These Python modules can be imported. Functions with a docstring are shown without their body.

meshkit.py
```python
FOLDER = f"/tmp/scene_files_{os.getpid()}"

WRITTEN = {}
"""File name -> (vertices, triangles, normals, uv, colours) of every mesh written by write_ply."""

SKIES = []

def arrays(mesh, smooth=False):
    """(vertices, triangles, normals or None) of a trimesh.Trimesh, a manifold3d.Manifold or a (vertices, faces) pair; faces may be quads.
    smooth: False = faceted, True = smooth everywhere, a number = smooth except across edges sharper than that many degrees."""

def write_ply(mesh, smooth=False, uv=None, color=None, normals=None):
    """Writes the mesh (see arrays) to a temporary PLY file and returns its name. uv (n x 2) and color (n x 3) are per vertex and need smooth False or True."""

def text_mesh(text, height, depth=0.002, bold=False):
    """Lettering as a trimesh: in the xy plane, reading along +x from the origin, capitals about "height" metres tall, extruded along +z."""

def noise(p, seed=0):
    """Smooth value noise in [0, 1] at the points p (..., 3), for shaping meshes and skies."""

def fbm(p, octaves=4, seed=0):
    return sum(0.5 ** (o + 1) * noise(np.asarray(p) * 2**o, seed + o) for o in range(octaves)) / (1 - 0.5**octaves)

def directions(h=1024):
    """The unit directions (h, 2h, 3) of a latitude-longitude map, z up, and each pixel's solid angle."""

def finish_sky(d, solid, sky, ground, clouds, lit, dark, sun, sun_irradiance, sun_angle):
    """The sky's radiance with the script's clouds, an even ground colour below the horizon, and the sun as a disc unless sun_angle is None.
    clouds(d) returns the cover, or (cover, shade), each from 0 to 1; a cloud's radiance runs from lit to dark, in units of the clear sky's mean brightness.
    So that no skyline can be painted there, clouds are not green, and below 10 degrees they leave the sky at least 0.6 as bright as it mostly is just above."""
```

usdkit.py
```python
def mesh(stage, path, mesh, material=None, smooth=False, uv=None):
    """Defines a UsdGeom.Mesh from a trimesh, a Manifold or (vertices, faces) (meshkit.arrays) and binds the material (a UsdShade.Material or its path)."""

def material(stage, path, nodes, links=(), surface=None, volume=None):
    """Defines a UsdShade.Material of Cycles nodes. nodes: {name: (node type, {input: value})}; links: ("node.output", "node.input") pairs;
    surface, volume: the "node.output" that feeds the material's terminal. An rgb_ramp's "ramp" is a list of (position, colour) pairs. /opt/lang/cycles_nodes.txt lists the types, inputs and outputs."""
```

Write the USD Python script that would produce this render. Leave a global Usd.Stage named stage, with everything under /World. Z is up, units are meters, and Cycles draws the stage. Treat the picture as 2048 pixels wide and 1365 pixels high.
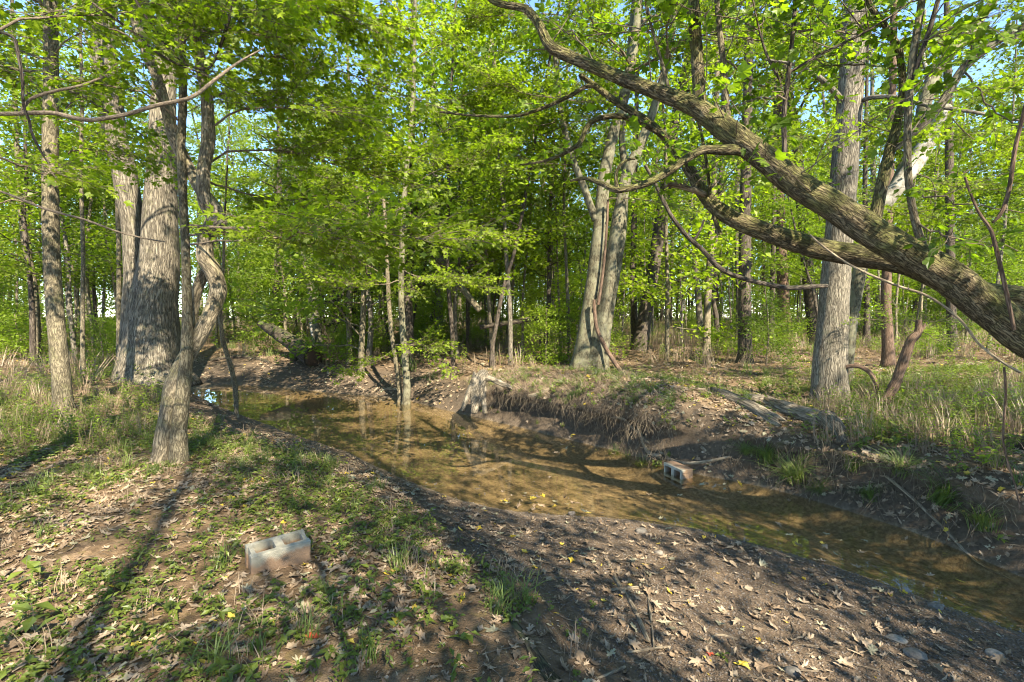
import math, random
import numpy as np, trimesh, manifold3d
import usdkit, meshkit
from scipy.interpolate import RBFInterpolator, CubicSpline
from scipy.ndimage import map_coordinates, gaussian_filter
from pxr import Usd, UsdGeom, UsdLux, UsdShade, Sdf, Gf, Vt

stage = Usd.Stage.CreateInMemory()
UsdGeom.SetStageUpAxis(stage, 'Z'); UsdGeom.SetStageMetersPerUnit(stage, 1.0)
UsdGeom.Xform.Define(stage, '/World'); UsdGeom.Scope.Define(stage, '/World/Looks')
T = Sdf.ValueTypeNames

# ------------------------------------------------------------------ camera, sky, sun, exposure
F_PX, CX, CY, HORIZON, CAM_H = 950.0, 1024.0, 682.5, 635.0, 1.75
PITCH = math.atan((CY - HORIZON) / F_PX)
cam = UsdGeom.Camera.Define(stage, '/World/camera')
cam.CreateHorizontalApertureAttr(36.0); cam.CreateVerticalApertureAttr(24.0)
cam.CreateFocalLengthAttr(36.0 * F_PX / 2048.0)
cam.CreateClippingRangeAttr(Gf.Vec2f(0.05, 3000.0))
cam.AddTranslateOp().Set(Gf.Vec3d(0, 0, CAM_H)); cam.AddRotateXOp().Set(90.0 - math.degrees(PITCH))
cam.CreateExposureAttr(2.38)
SUN_AZ, SUN_EL = math.atan2(1.03, -2.0), math.radians(41.0)
SUN = np.array([math.sin(SUN_AZ) * math.cos(SUN_EL), math.cos(SUN_AZ) * math.cos(SUN_EL), math.sin(SUN_EL)])
usdkit.material(stage, '/World/Looks/sky_look', {
    'sky': ('sky_texture', {'sky_type': 'single_scattering', 'sun_disc': False, 'sun_elevation': SUN_EL, 'sun_rotation': SUN_AZ, 'air_density': 1.0, 'aerosol_density': 0.05, 'ozone_density': 5.0}),
    'bg': ('background_shader', {'strength': 0.105})}, [('sky.color', 'bg.color')], surface='bg.background')
dome = UsdLux.DomeLight.Define(stage, '/World/sky')
UsdShade.MaterialBindingAPI.Apply(dome.GetPrim()).Bind(UsdShade.Material.Get(stage, '/World/Looks/sky_look'))
sun = UsdLux.DistantLight.Define(stage, '/World/sun')
sun.CreateIntensityAttr(1.15); sun.CreateAngleAttr(0.5); sun.CreateColorAttr(Gf.Vec3f(1.0, 0.90, 0.73))
sun.GetPrim().CreateAttribute('inputs:normalize', T.Bool).Set(True)
zx = SUN; xx = np.cross([0, 0, 1.0], zx); xx /= np.linalg.norm(xx); yx = np.cross(zx, xx)
sun.AddTransformOp().Set(Gf.Matrix4d(*xx, 0, *yx, 0, *zx, 0, 0, 0, 30, 1))

# ------------------------------------------------------------------ helpers
_used = {}
def numbered(parent, name):
    k = (parent, name); n = _used.get(k, -1) + 1; _used[k] = n
    return f'{parent}/{name}' + (f'_{n:03d}' if n else '')
def tag(p, label=None, cat=None, group=None, kind=None):
    p = p.GetPrim() if hasattr(p, 'GetPrim') else p
    for k, v in (('label', label), ('category', cat), ('group', group), ('kind', kind)):
        if v: p.SetCustomDataByKey(k, v)
    return p
def look(name): return UsdShade.Material.Get(stage, '/World/Looks/' + name)
def add_mesh(parent, name, V, Fc, mat, smooth=True, **prim):
    path = numbered(parent, name)
    m = usdkit.mesh(stage, path, (np.asarray(V, float), np.asarray(Fc, int)), look(mat), smooth=smooth)
    for k, a in prim.items():
        a = np.asarray(a, np.float32)
        if a.ndim == 2: UsdGeom.PrimvarsAPI(m).CreatePrimvar(k, T.Float3Array, 'vertex').Set(Vt.Vec3fArray.FromNumpy(a))
        else: UsdGeom.PrimvarsAPI(m).CreatePrimvar(k, T.FloatArray, 'vertex').Set(Vt.FloatArray.FromNumpy(a))
    return m
def thing(name, label, cat, pos=(0, 0, 0), group=None):
    path = numbered('/World', name)
    x = UsdGeom.Xform.Define(stage, path)
    if any(pos): x.AddTranslateOp().Set(Gf.Vec3d(*map(float, pos)))
    tag(x, label, cat, group)
    return path
def instance(name, cls, label, cat, group, pos, rot=0.0, scale=1.0, rx=0.0, ry=0.0):
    path = numbered('/World', name)
    x = UsdGeom.Xform.Define(stage, path)
    x.AddTranslateOp().Set(Gf.Vec3d(*map(float, pos)))
    x.AddRotateXYZOp().Set(Gf.Vec3f(rx, ry, rot))
    s = (scale,) * 3 if np.ndim(scale) == 0 else scale
    x.AddScaleOp().Set(Gf.Vec3f(*map(float, s)))
    x.GetPrim().GetReferences().AddInternalReference(cls); x.GetPrim().SetInstanceable(True)
    tag(x, label, cat, group)
    return path
def klass(name):
    p = '/World/' + name
    stage.CreateClassPrim(p)
    return p
def quat_from(Rm):
    """rows of rotation matrices (n,3,3), columns = local axes -> quats w,x,y,z"""
    from scipy.spatial.transform import Rotation
    q = Rotation.from_matrix(Rm).as_quat()
    return q[:, [3, 0, 1, 2]]
def instancer(parent, name, classes, which, pos, Rm, scale, kind='stuff', label=None, cat=None):
    path = numbered(parent, name)
    pi = UsdGeom.PointInstancer.Define(stage, path)
    targets = []
    for i, c in enumerate(classes):
        q = f'{path}/source_{i}'
        UsdGeom.Xform.Define(stage, q).GetPrim().GetReferences().AddInternalReference(c)
        targets.append(q)
    pi.CreatePrototypesRel().SetTargets(targets)
    pi.CreateProtoIndicesAttr(Vt.IntArray.FromNumpy(np.asarray(which, np.int32)))
    pi.CreatePositionsAttr(Vt.Vec3fArray.FromNumpy(np.asarray(pos, np.float32)))
    q = quat_from(np.asarray(Rm))
    pi.CreateOrientationsAttr(Vt.QuathArray([Gf.Quath(float(a), float(b), float(c), float(d)) for a, b, c, d in q]))
    s = np.asarray(scale, np.float32)
    if s.ndim == 1: s = np.repeat(s[:, None], 3, 1)
    pi.CreateScalesAttr(Vt.Vec3fArray.FromNumpy(s))
    tag(pi, label, cat, None, kind)
    return path
def frames(dirs, roll_rng=None, up=(0, 0, 1.0), tilt=0.0, rng=None):
    """rotation matrices whose x axis is dir and z axis near up, with a random tilt"""
    x = np.asarray(dirs, float); x = x / np.linalg.norm(x, axis=1, keepdims=True)
    u = np.tile(np.asarray(up, float), (len(x), 1))
    if tilt: u = u + rng.normal(0, tilt, u.shape)
    y = np.cross(u, x); y /= np.linalg.norm(y, axis=1, keepdims=True) + 1e-9
    z = np.cross(x, y)
    return np.stack([x, y, z], -1)

fwd, upv = np.array([0, math.cos(PITCH), -math.sin(PITCH)]), np.array([0, math.sin(PITCH), math.cos(PITCH)])
def ray(px, py):
    d = np.array([(px - CX) / F_PX, 0, 0]) + upv * (-(py - CY) / F_PX) + fwd
    return d
def P(px, py, d):
    r = ray(px, py); return np.array([0, 0, CAM_H]) + r * (d / r[1])
def Gz(px, py, z):
    r = ray(px, py); return np.array([0, 0, CAM_H]) + r * ((z - CAM_H) / r[2])

# ------------------------------------------------------------------ materials
def bark(name, c_dark, c_light, c_moss=None, moss=0.0, scale=26.0, stretch=0.16, bump=0.012, flake=None, depth=0.9):
    """furrowed bark along the stem (rest = across, across, along in metres)"""
    n = {'a': ('attribute', {'attribute': 'rest'}),
         'map': ('mapping', {'scale': (scale, scale, scale * stretch)}),
         'map2': ('mapping', {'scale': (scale * 2.3, scale * 2.3, scale * stretch * 3.2)}),
         'n1': ('noise_texture', {'scale': 1.0, 'detail': 3.0, 'roughness': 0.55, 'distortion': 0.5}),
         'nf': ('noise_texture', {'scale': 1.0, 'detail': 4.0, 'roughness': 0.65}),
         'n2': ('noise_texture', {'scale': 2.2, 'detail': 5.0, 'roughness': 0.65}), 'n4': ('noise_texture', {'scale': 11.0, 'detail': 5.0, 'roughness': 0.7}),
         's1': ('math', {'math_type': 'subtract', 'value2': 0.5}), 'ab': ('math', {'math_type': 'absolute'}),
         'fur': ('rgb_ramp', {'ramp': [(0.0, (0, 0, 0)), (0.035, (0.35, 0.35, 0.35)), (0.10, (0.8, 0.8, 0.8)), (0.22, (1, 1, 1))]}),
         'hm': ('math', {'math_type': 'multiply_add', 'value2': 0.5}),
         'r': ('rgb_ramp', {'ramp': [(0.15, c_dark), (0.62, tuple(0.45 * p + 0.55 * q for p, q in zip(c_dark, c_light))), (1.15 - 0.15, c_light)]}),
         'hs': ('math', {'math_type': 'multiply', 'value2': 0.72}),
         'mul': ('mix', {'mix_type': 'multiply', 'fac': 0.8}),
         'tone': ('rgb_ramp', {'ramp': [(0.28, (0.55, 0.54, 0.50)), (0.5, (0.95, 0.94, 0.92)), (0.72, (1.3, 1.28, 1.2))]}),
         'lic': ('rgb_ramp', {'ramp': [(0.60, (0, 0, 0)), (0.68, (0.5, 0.5, 0.5))]}), 'lm': ('mix', {'color2': tuple(min(1.0, 1.25 * q + .03) for q in c_light)}),
         'bump': ('bump', {'strength': 1.0, 'distance': bump}),
         'p': ('principled_bsdf', {'roughness': 0.92, 'specular_ior_level': 0.15})}
    L = [('a.vector', 'map.vector'), ('a.vector', 'map2.vector'), ('map.vector', 'n1.vector'), ('map2.vector', 'nf.vector'), ('a.vector', 'n2.vector'), ('a.vector', 'n4.vector'),
         ('n1.fac', 's1.value1'), ('s1.value', 'ab.value1'), ('ab.value', 'fur.fac'), ('nf.fac', 'hm.value1'), ('fur.color', 'hm.value3'), ('hm.value', 'hs.value1'), ('hs.value', 'r.fac'),
         ('n2.fac', 'tone.fac'), ('r.color', 'mul.color1'), ('tone.color', 'mul.color2'), ('n4.fac', 'lic.fac'), ('lic.color', 'lm.fac'), ('mul.color', 'lm.color1'), ('hm.value', 'bump.height'), ('bump.normal', 'p.normal')]
    last = 'lm.color'
    if flake:  # pale smooth bark with darker blotches
        n['fl'] = ('noise_texture', {'scale': 4.0, 'detail': 5.0, 'roughness': 0.65})
        n['flr'] = ('rgb_ramp', {'ramp': [(0.46, (0, 0, 0)), (0.60, (1, 1, 1))]})
        n['flm'] = ('mix', {'color2': flake})
        L += [('a.vector', 'fl.vector'), ('fl.fac', 'flr.fac'), ('flr.color', 'flm.fac'), (last, 'flm.color1')]
        last = 'flm.color'
    if moss:
        n['mn'] = ('noise_texture', {'scale': 4.0, 'detail': 6.0, 'roughness': 0.7})
        n['geo'] = ('geometry', {}); n['sep'] = ('separate_xyz', {})
        n['mz'] = ('math', {'math_type': 'multiply_add', 'value2': 0.16})
        n['mr'] = ('rgb_ramp', {'ramp': [(0.60 - 0.22 * moss, (0, 0, 0)), (0.78 - 0.2 * moss, (0.85, 0.85, 0.85))]})
        n['mm'] = ('mix', {'color2': c_moss or (0.07, 0.085, 0.015)}); n['mk'] = ('mix', {'mix_type': 'multiply', 'fac': 1.0})
        L += [('a.vector', 'mn.vector'), ('geo.normal', 'sep.vector'), ('sep.z', 'mz.value1'), ('mn.fac', 'mz.value3'), ('mz.value', 'mr.fac'), ('mr.color', 'mk.color1'), ('hs.value', 'mk.color2'), ('mk.color', 'mm.fac'), (last, 'mm.color1')]
        last = 'mm.color'
    L.append((last, 'p.base_color'))
    usdkit.material(stage, '/World/Looks/' + name, n, L, surface='p.BSDF')
bark('bark_oak', (0.045, 0.038, 0.028), (0.225, 0.195, 0.145), (0.09, 0.095, 0.035), 0.25, scale=26, stretch=0.11, bump=0.014)
bark('bark_grey', (0.045, 0.037, 0.024), (0.205, 0.175, 0.115), (0.10, 0.105, 0.03), 0.35, scale=36, stretch=0.28, bump=0.006)
bark('bark_crooked', (0.06, 0.05, 0.035), (0.27, 0.225, 0.155), (0.11, 0.11, 0.03), 0.5, scale=30, stretch=0.22, bump=0.009)
bark('bark_leaning', (0.024, 0.019, 0.011), (0.215, 0.172, 0.105), (0.10, 0.11, 0.02), 1.0, scale=58, stretch=0.2, bump=0.014)
bark('bark_ash', (0.045, 0.039, 0.029), (0.235, 0.207, 0.158), (0.12, 0.13, 0.08), 0.2, scale=42, stretch=0.14, bump=0.010)
bark('bark_sycamore', (0.04, 0.035, 0.022), (0.14, 0.126, 0.082), (0.075, 0.08, 0.025), 0.6, scale=16, stretch=0.35, bump=0.005, flake=(0.17, 0.157, 0.11))
bark('bark_white', (0.10, 0.092, 0.072), (0.23, 0.213, 0.172), scale=9, stretch=0.5, bump=0.004, flake=(0.29, 0.272, 0.23))
bark('bark_dark', (0.025, 0.02, 0.016), (0.13, 0.105, 0.08), (0.06, 0.07, 0.02), 0.3, scale=34, stretch=0.15, bump=0.012)
bark('bark_twig', (0.07, 0.055, 0.04), (0.21, 0.165, 0.115), scale=60, stretch=0.4, bump=0.002)
bark('bark_vine', (0.05, 0.032, 0.022), (0.17, 0.115, 0.08), scale=50, stretch=0.1, bump=0.004)
bark('dead_wood', (0.08, 0.06, 0.04), (0.33, 0.27, 0.19), scale=40, stretch=0.06, bump=0.008)
bark('dead_wood_grey', (0.055, 0.045, 0.032), (0.265, 0.225, 0.165), scale=44, stretch=0.05, bump=0.010)
bark('dark_log', (0.02, 0.016, 0.012), (0.105, 0.082, 0.06), (0.06, 0.075, 0.02), 0.4, scale=30, stretch=0.12, bump=0.012)
bark('root_pale', (0.09, 0.07, 0.05), (0.30, 0.245, 0.165), scale=50, stretch=0.15, bump=0.003)

def leafmat(name, stops, trans=0.5, rough=0.45, spec=0.35, tboost=(1.9, 2.1, 0.7)):
    usdkit.material(stage, '/World/Looks/' + name, {
        'g': ('geometry', {}), 'o': ('object_info', {}),
        's': ('math', {'math_type': 'multiply_add', 'value2': 0.55}), 's2': ('math', {'math_type': 'multiply', 'value2': 0.45}),
        'r': ('rgb_ramp', {'ramp': stops}),
        'tc': ('mix', {'mix_type': 'multiply', 'fac': 1.0, 'color2': tboost}),
        'p': ('principled_bsdf', {'roughness': rough, 'specular_ior_level': spec}),
        't': ('translucent_bsdf', {}), 'm': ('mix_closure', {'fac': trans})},
        [('o.random', 's2.value1'), ('g.random_per_island', 's.value1'), ('s2.value', 's.value3'), ('s.value', 'r.fac'), ('r.color', 'p.base_color'), ('r.color', 'tc.color1'), ('tc.color', 't.color'),
         ('p.BSDF', 'm.closure1'), ('t.BSDF', 'm.closure2')], surface='m.closure')
leafmat('leaf_maple', [(0.0, (0.066, 0.092, 0.006)), (0.4, (0.175, 0.232, 0.014)), (0.72, (0.256, 0.293, 0.015)), (0.9, (0.365, 0.340, 0.019)), (1.0, (0.526, 0.377, 0.026))])
leafmat('leaf_near', [(0.0, (0.055, 0.089, 0.007)), (0.45, (0.175, 0.250, 0.016)), (0.75, (0.258, 0.317, 0.020)), (0.92, (0.350, 0.336, 0.030)), (1.0, (0.405, 0.307, 0.035))])
leafmat('leaf_canopy', [(0.0, (0.059, 0.081, 0.007)), (0.45, (0.164, 0.210, 0.016)), (0.8, (0.254, 0.278, 0.020)), (1.0, (0.410, 0.340, 0.030))])
leafmat('leaf_thicket', [(0.0, (0.060, 0.093, 0.010)), (0.5, (0.178, 0.241, 0.020)), (0.85, (0.270, 0.311, 0.026)), (1.0, (0.422, 0.353, 0.041))])
leafmat('leaf_ground', [(0.0, (0.076, 0.102, 0.017)), (0.5, (0.126, 0.157, 0.023)), (0.85, (0.181, 0.200, 0.027)), (1.0, (0.343, 0.264, 0.039))], trans=0.35)
leafmat('leaf_fallen', [(0.0, (0.13, 0.085, 0.05)), (0.25, (0.22, 0.16, 0.10)), (0.55, (0.34, 0.265, 0.18)), (0.85, (0.45, 0.375, 0.27)), (0.95, (0.36, 0.25, 0.08)), (1.0, (0.26, 0.10, 0.03))], trans=0.12, rough=0.65, spec=0.25, tboost=(1, 1, 1))
leafmat('leaf_fallen_yellow', [(0.0, (0.40, 0.28, 0.03)), (0.5, (0.52, 0.40, 0.05)), (1.0, (0.36, 0.36, 0.07))], trans=0.2, tboost=(1, 1, 1))
leafmat('leaf_fallen_pale', [(0.0, (0.22, 0.20, 0.12)), (0.6, (0.30, 0.265, 0.17)), (1.0, (0.37, 0.32, 0.21))], trans=0.15, rough=0.7, tboost=(1, 1, 1))
leafmat('leaf_fallen_red', [(0.0, (0.28, 0.05, 0.025)), (1.0, (0.34, 0.10, 0.03))], trans=0.15, tboost=(1, 1, 1))
leafmat('grass_blade', [(0.0, (0.076, 0.112, 0.025)), (0.55, (0.133, 0.160, 0.040)), (0.85, (0.228, 0.200, 0.080)), (1.0, (0.342, 0.232, 0.150))], trans=0.3)
leafmat('dry_stem', [(0.0, (0.17, 0.12, 0.075)), (0.6, (0.30, 0.23, 0.14)), (1.0, (0.42, 0.34, 0.22))], trans=0.1, tboost=(1, 1, 1))

# ground: sand, gravel and mud are masks of the mesh; litter and soil vary by noise
usdkit.material(stage, '/World/Looks/forest_floor', {
    'geo': ('geometry', {}), 'sand': ('attribute', {'attribute': 'sand'}), 'grav': ('attribute', {'attribute': 'gravel'}), 'mud': ('attribute', {'attribute': 'mud'}),
    'n1': ('noise_texture', {'scale': 1.3, 'detail': 6.0, 'roughness': 0.7}), 'n2': ('noise_texture', {'scale': 22.0, 'detail': 6.0, 'roughness': 0.7}), 'n3': ('noise_texture', {'scale': 160.0, 'detail': 3.0}),
    'v': ('voronoi_texture', {'scale': 95.0}), 'vl': ('voronoi_texture', {'scale': 17.0, 'randomness': 1.0}),
    'soil': ('rgb_ramp', {'ramp': [(0.28, (0.045, 0.029, 0.016)), (0.45, (0.087, 0.056, 0.029)), (0.6, (0.133, 0.089, 0.048)), (0.75, (0.192, 0.131, 0.074))]}),
    'lit': ('rgb_ramp', {'ramp': [(0.0, (0.075, 0.049, 0.029)), (0.4, (0.161, 0.108, 0.064)), (0.7, (0.235, 0.164, 0.096)), (1.0, (0.129, 0.096, 0.036))]}),
    'litf': ('rgb_ramp', {'ramp': [(0.42, (0, 0, 0)), (0.58, (0.8, 0.8, 0.8))]}),
    'vs': ('separate_color', {}), 'ml': ('mix', {}),
    'sandc': ('rgb_ramp', {'ramp': [(0.3, (0.075, 0.056, 0.034)), (0.5, (0.165, 0.126, 0.078)), (0.7, (0.28, 0.22, 0.142))]}),
    'gravc': ('rgb_ramp', {'ramp': [(0.0, (0.040, 0.029, 0.019)), (0.5, (0.094, 0.067, 0.045)), (1.0, (0.160, 0.120, 0.080))]}),
    'mudc': ('rgb_ramp', {'ramp': [(0.3, (0.051, 0.037, 0.024)), (0.5, (0.085, 0.063, 0.042)), (0.7, (0.116, 0.088, 0.061))]}),
    'm1': ('mix', {}), 'm2': ('mix', {}), 'm3': ('mix', {}),
    'h': ('math', {'math_type': 'multiply_add', 'value2': 0.35}), 'hb': ('math', {'math_type': 'multiply_add', 'value2': 0.35}),
    'bump': ('bump', {'distance': 0.02, 'strength': 0.9}),
    'p': ('principled_bsdf', {'roughness': 0.92, 'specular_ior_level': 0.15})},
    [('geo.position', k + '.vector') for k in ('n1', 'n2', 'n3', 'v', 'vl')] +
    [('n2.fac', 'soil.fac'), ('vl.color', 'vs.color'), ('vs.r', 'lit.fac'), ('n1.fac', 'litf.fac'), ('litf.color', 'ml.fac'), ('soil.color', 'ml.color1'), ('lit.color', 'ml.color2'),
     ('n2.fac', 'sandc.fac'), ('v.color', 'gravc.fac'), ('n2.fac', 'mudc.fac'),
     ('ml.color', 'm1.color1'), ('mudc.color', 'm1.color2'), ('mud.fac', 'm1.fac'), ('m1.color', 'm2.color1'), ('gravc.color', 'm2.color2'), ('grav.fac', 'm2.fac'),
     ('m2.color', 'm3.color1'), ('sandc.color', 'm3.color2'), ('sand.fac', 'm3.fac'), ('m3.color', 'p.base_color'),
     ('n3.fac', 'h.value1'), ('n2.fac', 'h.value3'), ('v.distance', 'hb.value1'), ('h.value', 'hb.value3'), ('hb.value', 'bump.height'), ('bump.normal', 'p.normal')], surface='p.BSDF')
usdkit.material(stage, '/World/Looks/stream_water', {
    'geo': ('geometry', {}), 'n': ('noise_texture', {'scale': 3.0, 'detail': 2.0}), 'b': ('bump', {'distance': 0.003, 'strength': 0.06}),
    'lw': ('layer_weight', {'blend': 0.5}), 'pw': ('math', {'math_type': 'power', 'value2': 5.0}), 'f': ('math', {'math_type': 'multiply_add', 'value2': 0.97, 'value3': 0.022}), 't': ('transparent_bsdf', {'color': (0.90, 0.84, 0.69)}), 'g': ('glossy_bsdf', {'roughness': 0.0, 'color': (1, 1, 1)}), 'm': ('mix_closure', {})},
    [('geo.position', 'n.vector'), ('n.fac', 'b.height'), ('b.normal', 'g.normal'), ('lw.facing', 'pw.value1'), ('pw.value', 'f.value1'), ('f.value', 'm.fac'), ('t.BSDF', 'm.closure1'), ('g.BSDF', 'm.closure2')], surface='m.closure')
usdkit.material(stage, '/World/Looks/concrete', {
    'tc': ('texture_coordinate', {}), 'n': ('noise_texture', {'scale': 9.0, 'detail': 5.0}), 'f': ('noise_texture', {'scale': 260.0, 'detail': 2.0}), 'v': ('voronoi_texture', {'scale': 190.0}),
    'c': ('rgb_ramp', {'ramp': [(0.3, (0.17, 0.16, 0.12)), (0.5, (0.24, 0.225, 0.175)), (0.7, (0.31, 0.29, 0.23))]}),
    'sep': ('separate_xyz', {}), 'zz': ('math', {'math_type': 'multiply_add', 'value2': -5.5}), 'st': ('rgb_ramp', {'ramp': [(0.10, (0, 0, 0)), (0.32, (0.9, 0.9, 0.9))]}),
    'm': ('mix', {'color2': (0.20, 0.125, 0.075)}), 'sp': ('rgb_ramp', {'ramp': [(0.30, (0.45, 0.45, 0.45)), (0.42, (1, 1, 1))]}), 'mm': ('mix', {'mix_type': 'multiply', 'fac': 0.7}),
    'b': ('bump', {'distance': 0.004, 'strength': 0.9}), 'p': ('principled_bsdf', {'roughness': 0.95, 'specular_ior_level': 0.15})},
    [('tc.object', 'n.vector'), ('tc.object', 'f.vector'), ('tc.object', 'v.vector'), ('n.fac', 'c.fac'), ('tc.object', 'sep.vector'), ('sep.z', 'zz.value1'), ('n.fac', 'zz.value3'), ('zz.value', 'st.fac'), ('st.color', 'm.fac'), ('c.color', 'm.color1'),
     ('f.fac', 'sp.fac'), ('m.color', 'mm.color1'), ('sp.color', 'mm.color2'), ('mm.color', 'p.base_color'), ('v.distance', 'b.height'), ('b.normal', 'p.normal')], surface='p.BSDF')
def plain(name, lo, hi, scale=12.0, rough=0.85, bump=0.004):
    usdkit.material(stage, '/World/Looks/' + name, {
        'g': ('geometry', {}), 'o': ('object_info', {}), 'n': ('noise_texture', {'scale': scale, 'detail': 5.0, 'roughness': 0.65}), 'r': ('rgb_ramp', {'ramp': [(0.3, lo), (0.7, hi)]}),
        'k': ('math', {'math_type': 'multiply_add', 'value2': 0.7, 'value3': 0.65}), 'mm': ('mix', {'mix_type': 'multiply', 'fac': 1.0}),
        'b': ('bump', {'distance': bump}), 'p': ('principled_bsdf', {'roughness': rough, 'specular_ior_level': 0.25})},
        [('g.position', 'n.vector'), ('n.fac', 'r.fac'), ('o.random', 'k.value1'), ('r.color', 'mm.color1'), ('k.value', 'mm.color2'), ('mm.color', 'p.base_color'), ('n.fac', 'b.height'), ('b.normal', 'p.normal')], surface='p.BSDF')
plain('stone', (0.07, 0.062, 0.05), (0.21, 0.185, 0.15), 25)
plain('stone_dark', (0.035, 0.03, 0.025), (0.10, 0.085, 0.07), 25, rough=0.5)
plain('pebble', (0.04, 0.034, 0.028), (0.16, 0.135, 0.11), 40)
plain('rot_core', (0.03, 0.019, 0.012), (0.085, 0.052, 0.033), 30)

# ------------------------------------------------------------------ terrain
WZ = -0.45
near_shore = [(2048, 1262), (1960, 1235), (1840, 1190), (1700, 1140), (1560, 1100), (1400, 1058), (1270, 1040), (1150, 1030), (1020, 1022), (920, 1000), (830, 968), (760, 938), (690, 902), (610, 876), (530, 848), (470, 826), (420, 806), (385, 790)]
far_shore = [(2048, 1160), (1950, 1112), (1850, 1072), (1700, 1022), (1600, 992), (1500, 967), (1400, 950), (1330, 932), (1260, 906), (1150, 882), (1050, 857), (960, 836), (870, 815), (820, 802), (760, 795), (650, 785), (560, 776), (480, 771), (400, 768)]
ctl = []
def C(px, py, z):
    p = Gz(px, py, z); ctl.append((p[0], p[1], z))
def dense(a, n):
    a = np.asarray(a, float); k = np.r_[0, np.cumsum(np.linalg.norm(np.diff(a, axis=0), axis=1))]; return np.stack([np.interp(np.linspace(0, k[-1], n), k, a[:, j]) for j in range(a.shape[1])], 1)
NS = dense([Gz(x, y, WZ) for x, y in near_shore], 56); FS = dense([Gz(x, y, WZ) for x, y in far_shore], 64)
for p in list(NS) + list(FS): ctl.append(tuple(p))
for i in range(len(FS)):   # bed between the shores
    j = int(round(i * (len(NS) - 1) / (len(FS) - 1)))
    for t, z in ((0.10, -0.52), (0.28, -0.60), (0.5, -0.66), (0.75, -0.66), (0.92, -0.58)):
        m = NS[j] * (1 - t) + FS[i] * t
        ctl.append((m[0], m[1], z))
# stream goes on out of frame at the right, towards the camera's right
for x, y, z in ((4.6, 3.0, WZ), (5.6, 2.2, WZ), (7.2, 1.2, WZ), (5.3, 3.55, WZ), (6.6, 2.9, WZ), (8.2, 2.2, WZ), (5.2, 3.2, -0.58), (6.3, 2.5, -0.58), (7.8, 1.7, -0.58), (5.8, 3.9, 0.15), (7.2, 3.3, 0.2), (8.8, 2.8, 0.2), (4.0, 1.5, -0.3), (6.5, 0.2, -0.2), (3, 0.5, -0.15)): ctl.append((x, y, z))
for a in ((560, 1100, 0.0), (300, 1100, 0.03), (100, 1200, 0.04), (700, 1250, 0.0), (850, 1330, 0.0), (500, 1340, 0.03), (900, 1150, -0.05), (800, 1060, -0.12), (1000, 1120, -0.2), (1050, 1060, -0.38), (1100, 1300, -0.08), (1350, 1340, -0.2), (1300, 1180, -0.25), (1350, 1100, -0.38), (1600, 1340, -0.27), (1600, 1200, -0.38), (1850, 1340, -0.34), (1800, 1250, -0.41), (2040, 1340, -0.40),
          (100, 1000, 0.06), (340, 930, 0.02), (500, 960, 0.0), (600, 920, -0.15), (420, 870, -0.15), (480, 900, -0.1), (130, 840, 0.08), (250, 800, 0.1), (300, 752, 0.12), (160, 750, 0.18), (40, 760, 0.22), (360, 775, -0.1), (380, 760, -0.1), (60, 710, 0.35),
          (450, 752, -0.25), (560, 758, -0.28), (660, 765, -0.25), (480, 725, 0.05), (600, 725, 0.12), (700, 745, 0.0), (540, 690, 0.45), (640, 690, 0.5), (760, 765, -0.18), (720, 715, 0.3), (830, 770, -0.1), (880, 785, -0.15), (850, 745, 0.1), (900, 765, 0.05)): C(*a)
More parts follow.
